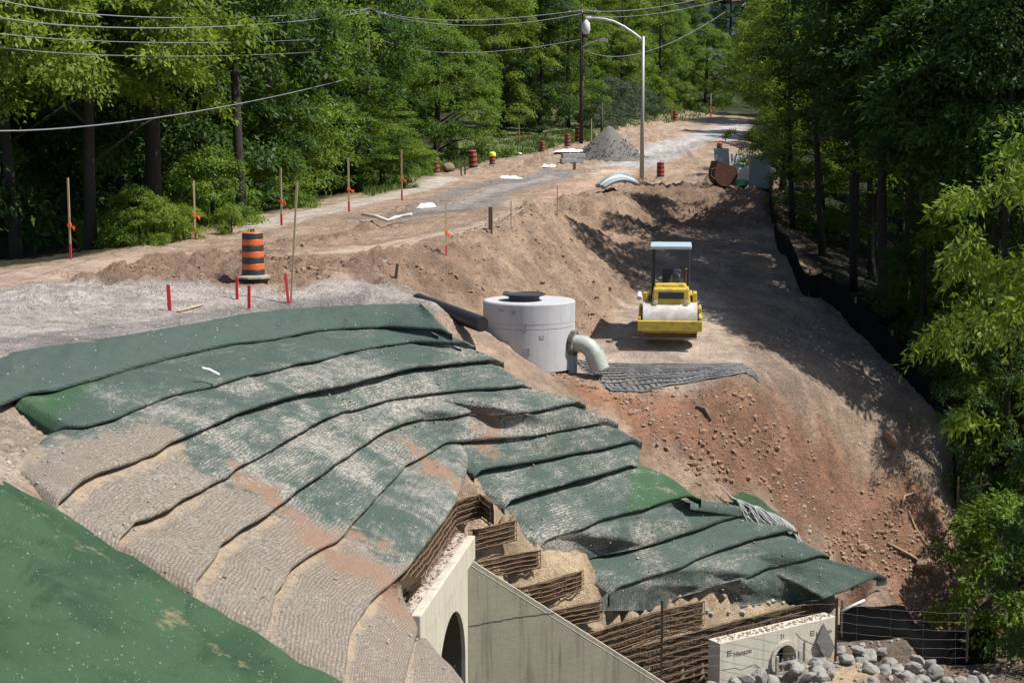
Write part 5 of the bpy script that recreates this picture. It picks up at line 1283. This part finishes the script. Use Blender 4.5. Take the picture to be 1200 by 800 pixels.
def cable(a, m, c, label, r=.016, mat='cable'):
    A0, C0, Mm = [np.array(W(u, v, Y=y)) for u, v, y in (a, c, m)]
    b = MB(); pts = []
    B = 2 * Mm - .5 * A0 - .5 * C0
    for t in np.linspace(0, 1, 26): pts.append(v3(A0 * (1 - t) ** 2 + B * 2 * t * (1 - t) + C0 * t * t))
    b.tube(pts, r, 5); tag(b.build('overhead_cable', M[mat]), label, 'cable', 'overhead cables')
cable((-60,-8,30),(200,33,38),(433,14,82),'long pale cable, lower of the bright pair at the top left',.012); cable((-40,-22,31),(200,21,42),(433,10,82),'upper pale cable of the bright pair at the top left',.012)
cable((-60,16,30),(180,50,38),(433,42,82),'dim cable below the bright pair at top left',.008); cable((-60,30,30),(180,66,38),(433,56,82),'lower dim cable at top left above the single long cable',.008)
cable((-80,133,30),(190,137,38),(433,85,82),'single low cable crossing the left trees at mid height',.013)
cable((433,10,82),(540,24,98),(683,12,113),'upper cable between the two utility poles',.017); cable((440,14,82),(560,30,98),(683,16,113),'lower cable between the two utility poles',.017); cable((433,40,82),(540,62,98),(683,46,113),'dim low cable between the two utility poles',.014)
cable((683,12,113),(760,10,128),(850,-8,150),'upper cable leaving the lamp pole to the right',.024); cable((683,18,113),(770,16,128),(870,-6,150),'lower cable leaving the lamp pole to the right',.020); cable((683,58,113),(760,60,128),(850,14,150),'sagging service cable crossing behind the street light',.022)
cable((330,30,60),(380,24,70),(433,10,82),'short pale cable rising to the far pole',.022)

# far house
hp_ = atXY(26, 232); o = thing('house', hp_ + Vector((0, 0, -1)), 'pale house with a pinkish roof half hidden behind the far trees', 'house')
b = MB(); b.box((0, 0, 5), (15, 9, 10)); b.build('wall', M['siding'], o); b = MB(); b.add([(-8.2, -5.2, 10), (8.2, -5.2, 10), (8.2, 5.2, 10), (-8.2, 5.2, 10), (-6, 0, 13.6), (6, 0, 13.6)], [(0, 1, 5, 4), (2, 3, 4, 5), (1, 2, 5), (3, 0, 4), (3, 2, 1, 0)]); b.build('roof', M['roof'], o)
for x in (-4.5, 0, 4.5):
    b = MB(); b.box((x, -4.53, 6.5), (1.6, .08, 1.8)); b.build('window', M['darkmetal'], o)

# ------------------------------------------------------------------ trees
def leaf_cloud(C, OUT, nl, br, leaf, rg, droop=.3, flat=.12, aspect=.42, hang=.35):
    """many small folded leaves round each bough centre"""
    nb = len(C); n = nb * nl
    ci = np.repeat(np.arange(nb), nl); c = C[ci]; out = OUT[ci]
    brs = (br * rg.uniform(.6, 1.25, nb))[ci]
    q = rg.normal(0, 1, (n, 3)); q /= np.linalg.norm(q, axis=1, keepdims=True); q[:, 2] = np.where(q[:, 2] < -.35, -q[:, 2] * .6, q[:, 2])
    rr = rg.random(n) ** .42
    # each bough is a ragged fan of smaller sprays
    spray = rg.normal(0, 1, (nb, 9, 3)); spray[..., 2] *= .55; spray = spray / np.linalg.norm(spray, axis=2, keepdims=True) * rg.uniform(.45, 1.05, (nb, 9, 1))
    sp = spray[ci, rg.integers(0, 9, n)]
    off = (sp * .74 + q * rr[:, None] * .50) * brs[:, None] * np.array([1, 1, .60 + flat])
    off[:, 2] -= droop * (off[:, 0] ** 2 + off[:, 1] ** 2) / brs * .8
    tilt = (off[:, :2] * out[:, :2]).sum(1); off[:, 2] -= .22 * np.maximum(tilt, 0)
    p = c + off
    d = rg.normal(0, .6, (n, 3)) + off / brs[:, None] * .7 + out * .35; d[:, 2] -= hang; d /= np.linalg.norm(d, axis=1, keepdims=True)
    up = off / brs[:, None] * .75 + rg.normal(0, .38, (n, 3)) + out * .3; up[:, 2] += .75
    s = np.cross(up, d); s /= np.maximum(np.linalg.norm(s, axis=1, keepdims=True), 1e-6); nn = np.cross(d, s)
    L = (leaf * rg.uniform(.6, 1.35, n))[:, None]
    V = np.empty((n, 4, 3)); V[:, 0] = p; V[:, 1] = p + d * L * .45 + s * L * aspect * .5 - nn * L * .06; V[:, 2] = p + d * L - nn * L * .10; V[:, 3] = p + d * L * .45 - s * L * aspect * .5 - nn * L * .06
    rnd = np.clip(.55 * rg.random(nb)[ci] + .45 * rg.random(n), 0, 1)
    return V.reshape(-1, 3), rnd
def leaf_mesh(name, V, rnd, mat):
    nf = len(V) // 4; me = bpy.data.meshes.new(name); me.vertices.add(len(V)); me.vertices.foreach_set('co', V.astype(np.float32).ravel())
    me.loops.add(nf * 4); me.loops.foreach_set('vertex_index', np.arange(nf * 4, dtype=np.int32)); me.polygons.add(nf)
    me.polygons.foreach_set('loop_start', np.arange(0, nf * 4, 4, dtype=np.int32)); me.polygons.foreach_set('loop_total', np.full(nf, 4, np.int32)); me.update(calc_edges=True)
    at = me.attributes.new('rnd', 'FLOAT', 'FACE'); at.data.foreach_set('value', rnd.astype(np.float32)); me.materials.append(mat); return me
def make_tree(name, seed, Ht, R, base, nb, nl, br, leaf, mat, bark='bark', top=.45, low=.5, trunk=.22, inner=.25, droop=.3, limbs=14, aspect=.42):
    """height, radius, crown base (fraction); unit tree standing at the origin"""
    rg = np.random.default_rng(seed)
    h = rg.random(nb) ** .9
    prof = np.where(h < .4, low + (1 - low) * np.sin(h / .4 * np.pi / 2), np.maximum(np.cos((h - .4) / .6 * np.pi / 2), 0) ** top)
    a = rg.uniform(0, 2 * np.pi, nb)
    lob = 1 + .22 * np.sin(a * 3 + seed + h * 5) + .12 * np.sin(a * 5 + h * 9 + seed * 2)
    r = R * prof * lob * (inner + (1 - inner) * np.sqrt(rg.random(nb)))
    z = Ht * (base + (1 - base) * h)
    C = np.stack([r * np.cos(a), r * np.sin(a), z - .12 * r], 1); OUT = np.stack([np.cos(a), np.sin(a), np.zeros(nb)], 1)
    V, rnd = leaf_cloud(C, OUT, nl, br, leaf, rg, droop, aspect=aspect)
    cm = leaf_mesh('crown', V, rnd, M[mat])
    b = MB(); bend = rg.normal(0, .25, 2); pts = []; rs = []
    for t in np.linspace(0, 1, 9): pts.append(Vector((bend[0] * math.sin(t * 3), bend[1] * math.sin(t * 2.5), -.5 + t * (Ht * .92 + .5)))); rs.append(trunk * (1.25 if t == 0 else 1) * (1 - t) ** .7 + .02)
    b.tube(pts, rs, 9)
    for k in range(limbs):
        i = rg.integers(0, nb); e = Vector(C[i]); t = max(.12, min(.93, (e.z - .22 * math.hypot(e.x, e.y)) / Ht - .03)); j = t * 8; q = pts[int(j)].lerp(pts[min(8, int(j) + 1)], j % 1)
        m = q.lerp(e, .5) + Vector((rg.normal(0, .15), rg.normal(0, .15), .25)); r0 = max(.025, trunk * .38 * (1 - t) ** .7)
        b.tube([q, m, e], [r0, r0 * .65, .012], 5)
    tm = b.mesh('trunk', M[bark], True)
    root = bpy.data.objects.new(name, None); ch = []
    for nm, me in (('trunk', tm), ('crown', cm)):
        o = bpy.data.objects.new(nm, me); o.parent = root; ch.append(o)
    return root, ch
PRO = {}
def proto(key, *a, **k): PRO[key] = make_tree('tree', *a, **k)
def plant(key, loc, s, label, cat='tree', group=None, sz=None, rz=None, name='broadleaf_tree'):
    root, ch = PRO[key]
    r = root.copy(); r.name = name; COL.objects.link(r); r.location = loc; r.scale = (s, s, s if sz is None else sz); r.rotation_euler = (0, 0, random.uniform(0, 6.28) if rz is None else rz)
    for c in ch:
        d = c.copy(); COL.objects.link(d); d.parent = r
    return tag(r, label, cat, group)
proto('oakA', 1, 17, 4.6, .10, 150, 330, 1.15, .20, 'leaf_bright', low=.75, trunk=.28, inner=.3)
proto('oakL', 12, 17, 4.8, .30, 130, 330, 1.15, .20, 'leaf_bright', low=.75, trunk=.18, inner=.3)
proto('oakB', 2, 17, 4.4, .10, 160, 320, 1.05, .20, 'leaf_mid', low=.7, trunk=.26, inner=.3)
proto('oakC', 3, 16, 4.2, .30, 130, 300, 1.0, .20, 'leaf_mid', trunk=.23, inner=.25, bark='bark')
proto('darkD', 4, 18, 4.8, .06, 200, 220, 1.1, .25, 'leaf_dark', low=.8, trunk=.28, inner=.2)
proto('roundE', 5, 9, 4.9, .02, 180, 300, .85, .17, 'leaf_mid', low=.8, top=.6, trunk=.25, inner=.45, droop=.15)
proto('tallF', 6, 17, 2.7, .34, 85, 150, .85, .20, 'leaf_dark', low=.5, trunk=.13, inner=.2, bark='bark', limbs=18)
proto('tallG', 7, 16, 2.5, .20, 80, 170, .80, .19, 'leaf_bright', low=.6, trunk=.11, inner=.25, bark='bark', limbs=18)
proto('near', 8, 13, 3.4, .55, 78, 360, .72, .14, 'leaf_bright', top=.28, low=.8, trunk=.2, inner=.35, droop=.55, aspect=.36, bark='bark_pale')
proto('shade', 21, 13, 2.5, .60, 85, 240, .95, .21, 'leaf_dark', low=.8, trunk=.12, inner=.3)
proto('nearD', 18, 11, 3.6, .0, 120, 300, .75, .15, 'leaf_dark', low=.85, trunk=.2, inner=.35, droop=.5, aspect=.36)  # shade of the lower right corner put into the darker leaf colour
proto('shrub', 9, 2.2, 1.3, .0, 60, 140, .38, .11, 'leaf_bright', low=.8, trunk=.05, inner=.3, limbs=8)
proto('shrubg', 10, 3.2, 2.6, .0, 90, 160, .55, .13, 'leaf_grey', low=.85, trunk=.06, inner=.4, limbs=8)
proto('shrubd', 11, 3.0, 1.9, .0, 80, 150, .5, .14, 'leaf_mid', low=.85, trunk=.06, inner=.3, limbs=8)
def T_(key, u, Y, s, label, group=None, **k):
    x = (u - 600) / FPX * Y; return plant(key, atXY(x, Y, -.1), s, label, group=group, **k)
gl = 'trees of the left wood'; gm = 'trees behind the far lawn'; gr_ = 'slender trees of the right wood'; gf = 'trees on the far hillside'
# left wood, front
T_('oakL', 105, 45, .95, 'tall tree with bright sunlit boughs at the upper left, trunk in deep shade', gl)
T_('oakL', 20, 45, .9, 'bright leafy tree at the left picture edge, in front of the dark wood', gl)
T_('oakC', 180, 49, 1.15, 'tree with the thick dark trunk behind the left bushes', gl)
T_('tallF', 285, 52, 1.2, 'tall dark straight-trunked tree between the bright left trees', gl)
T_('oakB', 322, 66, .9, 'mid green tree whose leaves come down to the pale footpath', gl)
T_('oakB', 400, 76, .85, 'leafy green tree left of the round dark tree, down to the grass', gl, sz=.36)
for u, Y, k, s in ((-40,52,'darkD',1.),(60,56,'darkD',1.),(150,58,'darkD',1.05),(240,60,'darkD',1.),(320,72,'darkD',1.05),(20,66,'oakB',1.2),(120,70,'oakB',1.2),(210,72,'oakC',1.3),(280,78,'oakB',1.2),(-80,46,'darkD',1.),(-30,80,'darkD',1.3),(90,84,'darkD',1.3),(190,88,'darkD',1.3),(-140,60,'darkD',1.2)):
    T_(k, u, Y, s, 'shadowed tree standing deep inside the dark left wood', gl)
for u, Y, k, s in ((330,92,'oakB',1.1),(390,96,'oakA',1.05),(450,110,'oakB',1.05),(420,90,'darkD',.9),(360,110,'darkD',1.2),(300,100,'darkD',1.3),(440,128,'oakA',1.2),(380,130,'darkD',1.4)):
    T_(k, u, Y, s, 'tree in the dense green row behind the footpath, left of the round tree', gl)
# middle
plant('roundE', atXY(W(510, 195, Y=108)[0], 110, -.1), 1.05, 'broad round dark green tree with layered boughs on the lawn', 'tree')
T_('oakA', 585, 124, .8, 'bright green tree just right of the round lawn tree'); T_('darkD', 632, 128, .75, 'dark narrow gap tree left of the utility pole')
T_('oakB', 665, 134, .8, 'mid green tree directly behind the lamp utility pole'); T_('oakA', 725, 150, .7, 'light green tree left of the street light pole top', sz=.75); T_('oakB', 770, 168, .8, 'green tree right of the street light, above the upper bank')
plant('roundE', atXY(W(832, 130, Y=178)[0], 182, -.1), 1.0, 'round dense tree casting black shade beside the far road bend', 'tree')
plant('roundE', atXY(W(800, 130, Y=190)[0], 196, -.1), .9, 'second round tree left of the one at the road bend', 'tree')
for u, Y, k, s in ((470,140,'oakB',1.1),(520,146,'oakA',1.1),(560,150,'darkD',1.1),(610,152,'oakB',1.15),(650,158,'oakA',1.1),(700,172,'darkD',1.),(745,186,'oakB',1.),(500,165,'darkD',1.4),(580,170,'oakB',1.4),(640,178,'oakB',1.4),(690,192,'oakA',1.2),(760,205,'darkD',1.1),(540,185,'darkD',1.5),(600,195,'darkD',1.5)):
    T_(k, u, Y, s, 'tree in the continuous green wall of trees behind the far lawn', gm)
for u, Y, k, s in ((790,212,'oakB',1.0),(850,215,'darkD',.9),(900,205,'oakA',1.0),(950,200,'darkD',1.2),(720,225,'oakB',1.3),(660,225,'oakA',1.4),(780,262,'darkD',1.4),(880,250,'oakB',1.1),(940,240,'oakB',1.4),(1000,230,'darkD',1.5),(820,285,'oakB',1.5),(700,270,'darkD',1.7),(620,240,'oakB',1.6),(560,235,'darkD',1.6),(500,225,'oakB',1.6),(440,210,'oakA',1.6),(380,200,'darkD',1.6),(320,190,'oakB',1.6),(260,180,'darkD',1.6),(200,170,'oakB',1.6),(140,150,'darkD',1.6),(60,140,'oakB',1.6),(-20,130,'darkD',1.7),(480,280,'darkD',2.),(560,290,'oakB',2.),(640,295,'darkD',2.),(740,300,'oakB',2.),(860,300,'darkD',2.),(920,290,'oakB',2.)):
    T_(k, u, Y, s, 'tree on the wooded hillside far behind the road', gf)
# shrubs
for u, v, k, s, lb in ((172,289,'shrub',.62,'bright leafy bush at the road edge before the thick trunk'),(207,284,'shrub',.5,'pale green bush right of the roadside bush'),(262,277,'shrub',.45,'small bush left of the footpath start'),(150,290,'shrubd',.6,'low dark bush at the left wood edge'),
                       (445,222,'shrubd',.7,'dark bush behind the path left of the far drums'),(483,205,'shrubd',.7,'small bush at the foot of the round tree, left side'),(572,186,'shrubd',.5,'small dark bush behind the yellow-covered drum')):
    p = onG(u, v); plant(k, p + Vector((0, 1.2, -.1)), s, lb, 'bush', name='bush')
for u, Y, k, s, lb in ((612,132,'shrubg',1.35,'grey green rounded shrub left of the two pole drums'),(712,140,'shrubg',1.2,'grey green shrub mass behind the gravel pile'),(740,146,'shrubg',1.0,'grey shrub left of the street light pole'),(765,156,'shrubd',1.2,'dark shrub on the upper bank right of the street light'),(700,134,'shrubg',.9,'low shrub just behind the utility pole foot'),
                       (800,165,'shrubd',1.0,'low dark shrub under the far road bend'),(250,52,'shrubd',.9,'shadowed bush in the gap of the left wood'),(330,60,'shrubd',.8,'dark bush beside the footpath start')):
    T_(k, u, Y, s, lb, None, cat='bush', name='bush')
# right wood
rt = [(930,61,'tallG',.85,.68,'slender tree at the wood corner beside the grey cabinet'),(966,55,'tallF',.9,.7,'thin straight dark tree, second from the wood corner'),(1003,50,'tallF',.85,.95,'thin pale-barked tree behind the upper black fence'),(1040,46,'tallF',1.1,.95,'thickest straight trunk of the right wood, just behind the fence'),(1075,49,'tallG',.95,.95,'slender tree right of the thickest trunk'),(1022,58,'tallF',.9,.75,'thin tree between the two tall trunks')]
for u, Y, k, s, sz, lb in rt: T_(k, u, Y, s, lb, None, sz=sz)
T_('oakA', 915, 70, .55, 'bright leaning-leaved tree overhanging the grey cabinet', sz=.56); T_('oakA', 975, 84, .8, 'leafy tree behind the wood corner', gr_, sz=.66)
for u, Y, k, s, sz in ((1110,47,'tallF',.9,.95),(1150,44,'tallF',.9,.9),(1190,42,'tallG',.9,.9),(1185,39,'tallF',.8,.8),(1165,54,'tallF',.9,.9),(1060,64,'tallF',1.,.75),(1105,66,'tallF',.9,.8),(1140,60,'tallG',1.,.75),(1200,58,'tallF',1.,.8),(1250,50,'tallF',.9,.8),(1050,80,'tallF',1.,.85),(1095,80,'darkD',1.,.75),(1150,76,'darkD',1.,.75),(1210,72,'darkD',1.,.75),(1030,96,'darkD',1.,.75),(1080,100,'darkD',1.1,.8),(1135,98,'darkD',1.2,.8),(985,112,'oakC',1.,.8),(1015,122,'darkD',1.2,.9),(930,130,'oakA',.9,.75),(1060,128,'darkD',1.3,.9),(1190,95,'darkD',1.3,.9),(1270,66,'darkD',1.1,.9),(1310,46,'darkD',.9,.8),(1330,58,'darkD',1.1,.9),(905,165,'oakB',.9,.8),(950,150,'darkD',1.1,.9),(1140,140,'darkD',1.5,1.2),(1230,120,'darkD',1.5,1.1)):
    T_(k, u, Y, s, 'slender tree in the dark shaded right wood', gr_, sz=sz)
for u, Y, s, sz in ((1058,47.5,1.,.92),(1088,44,1.,.88),(1024,53,1.,.9),(1004,59,1.,.86),(1125,41.5,.95,.86),(1160,39.5,.9,.86)):
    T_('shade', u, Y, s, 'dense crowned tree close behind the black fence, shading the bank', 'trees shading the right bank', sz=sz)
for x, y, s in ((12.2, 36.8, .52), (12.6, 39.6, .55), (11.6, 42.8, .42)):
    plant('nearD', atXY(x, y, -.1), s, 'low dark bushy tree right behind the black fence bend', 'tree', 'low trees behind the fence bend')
T_('near', 1350, 23.5, .92, 'near tree with hanging bright leaves at the right picture edge', sz=1.05); plant('darkD', atXY(14.2, 26.2, -.1), .5, 'unseen dark tree added past the bottom right corner for its shade', 'tree', sz=.8)  # second tree is unseen, added to shade the lower near tree
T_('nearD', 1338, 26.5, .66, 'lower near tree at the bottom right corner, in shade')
for u, v, Y, k, s, lb in ((1112,0,41.5,'shrub',.8,'bright understory bush just behind the black fence'),(1160,0,40,'shrubd',.9,'dark understory bush behind the fence corner'),(1205,0,37.5,'shrubd',1.0,'understory bush below the near tree'),(1200,0,34.5,'shrubd',1.0,'low bush at the right end of the riprap'),(1068,0,48,'shrubd',.8,'dark bush at the foot of the thickest trunk'),(1150,0,44,'shrub',1.4,'sunlit bush deep in the right wood'),(960,0,62,'shrubd',1.0,'bush at the wood corner by the cabinet'),(1200,0,40,'shrubd',1.5,'dark bush at the right picture edge')):
    T_(k, u, Y, s, lb, None, cat='bush', name='bush')
# grass and weeds
def blades(name, polys, n, h0, h1, label, seed, mat='grass_blade', world=False):
    rg = np.random.default_rng(seed); VV = []; RR = []
    for poly, k in polys:
        P = np.array([G(*p)[:2] for p in poly]) if not world else np.array(poly, float); lo, hi = P.min(0), P.max(0); x = rg.uniform(lo[0], hi[0], 40000); y = rg.uniform(lo[1], hi[1], 40000); ins = np.zeros(x.shape, bool)
        for i in range(len(P)):
            a = P[i]; q = P[(i + 1) % len(P)]; ins ^= ((a[1] > y) != (q[1] > y)) & (x < (q[0] - a[0]) * (y - a[1]) / (q[1] - a[1] + 1e-12) + a[0])
        ins &= rg.random(x.shape) < sstep(-.4, .3, fbm(x, y, .6, 3, seed)); x, y = x[ins][:k], y[ins][:k]; z = H(x, y); m = len(x)
        a = rg.uniform(0, 6.28, m); hh = rg.uniform(h0, h1, m); w = hh * .09 + .012; lean = rg.normal(0, .3, (m, 2)) * hh[:, None]
        V = np.empty((m, 4, 3)); dx, dy = np.cos(a) * w, np.sin(a) * w
        V[:, 0] = np.stack([x - dx, y - dy, z - .03], 1); V[:, 1] = np.stack([x + dx, y + dy, z - .03], 1); V[:, 2] = np.stack([x + lean[:, 0] + dx * .2, y + lean[:, 1] + dy * .2, z + hh], 1); V[:, 3] = np.stack([x + lean[:, 0] * .4 - dx, y + lean[:, 1] * .4 - dy, z + hh * .6], 1)
        VV.append(V.reshape(-1, 3)); RR.append(rg.random(m))
    o = bpy.data.objects.new(name, leaf_mesh(name, np.concatenate(VV), np.concatenate(RR), M[mat])); COL.objects.link(o); return tag(o, label, 'grass', kind='stuff')
blades('grass', [([(430,231),(520,202),(600,183),(700,165),(690,150),(600,166),(500,186),(420,216)], 12000), ([(690,160),(830,136),(845,110),(690,95)], 5000)], 0, .12, .4, 'short green grass of the far lawn and bank', 3)
blades('undergrowth', [([(-13, 46), (-10.2, 48), (-9.4, 56), (-16, 58)], 1500), ([(12.5, 40), (12, 50), (16, 56), (18, 38)], 1500)], 0, .25, .9, 'weeds and young shoots on the shaded floor of both woods', 4, mat='leaf_mid', world=True)

# ------------------------------------------------------------------ light
EL, AZ = rad(57), rad(100)
sd_ = Vector((math.sin(AZ) * math.cos(EL), math.cos(AZ) * math.cos(EL), math.sin(EL)))
sun_d = bpy.data.lights.new('sun', 'SUN'); sun_d.energy = 4.6; sun_d.angle = rad(.53); sun_d.color = (1, .955, .88)
sun = bpy.data.objects.new('sun', sun_d); COL.objects.link(sun); sun.rotation_euler = sd_.to_track_quat('Z', 'Y').to_euler()
w = bpy.data.worlds.new('World'); S.world = w; w.use_nodes = True; nt = w.node_tree; bg = nt.nodes['Background']
sk = nt.nodes.new('ShaderNodeTexSky'); sk.sky_type = 'NISHITA'; sk.sun_disc = False; sk.sun_elevation = EL; sk.sun_rotation = AZ; nt.links.new(sk.outputs[0], bg.inputs[0]); bg.inputs[1].default_value = .085
S.view_settings.view_transform = 'Standard'; S.view_settings.look = 'None'; S.view_settings.gamma = 1; S.view_settings.exposure = 0.68
S.render.engine = 'CYCLES'; S.cycles.max_bounces = 6; S.cycles.diffuse_bounces = 3; S.cycles.transmission_bounces = 3
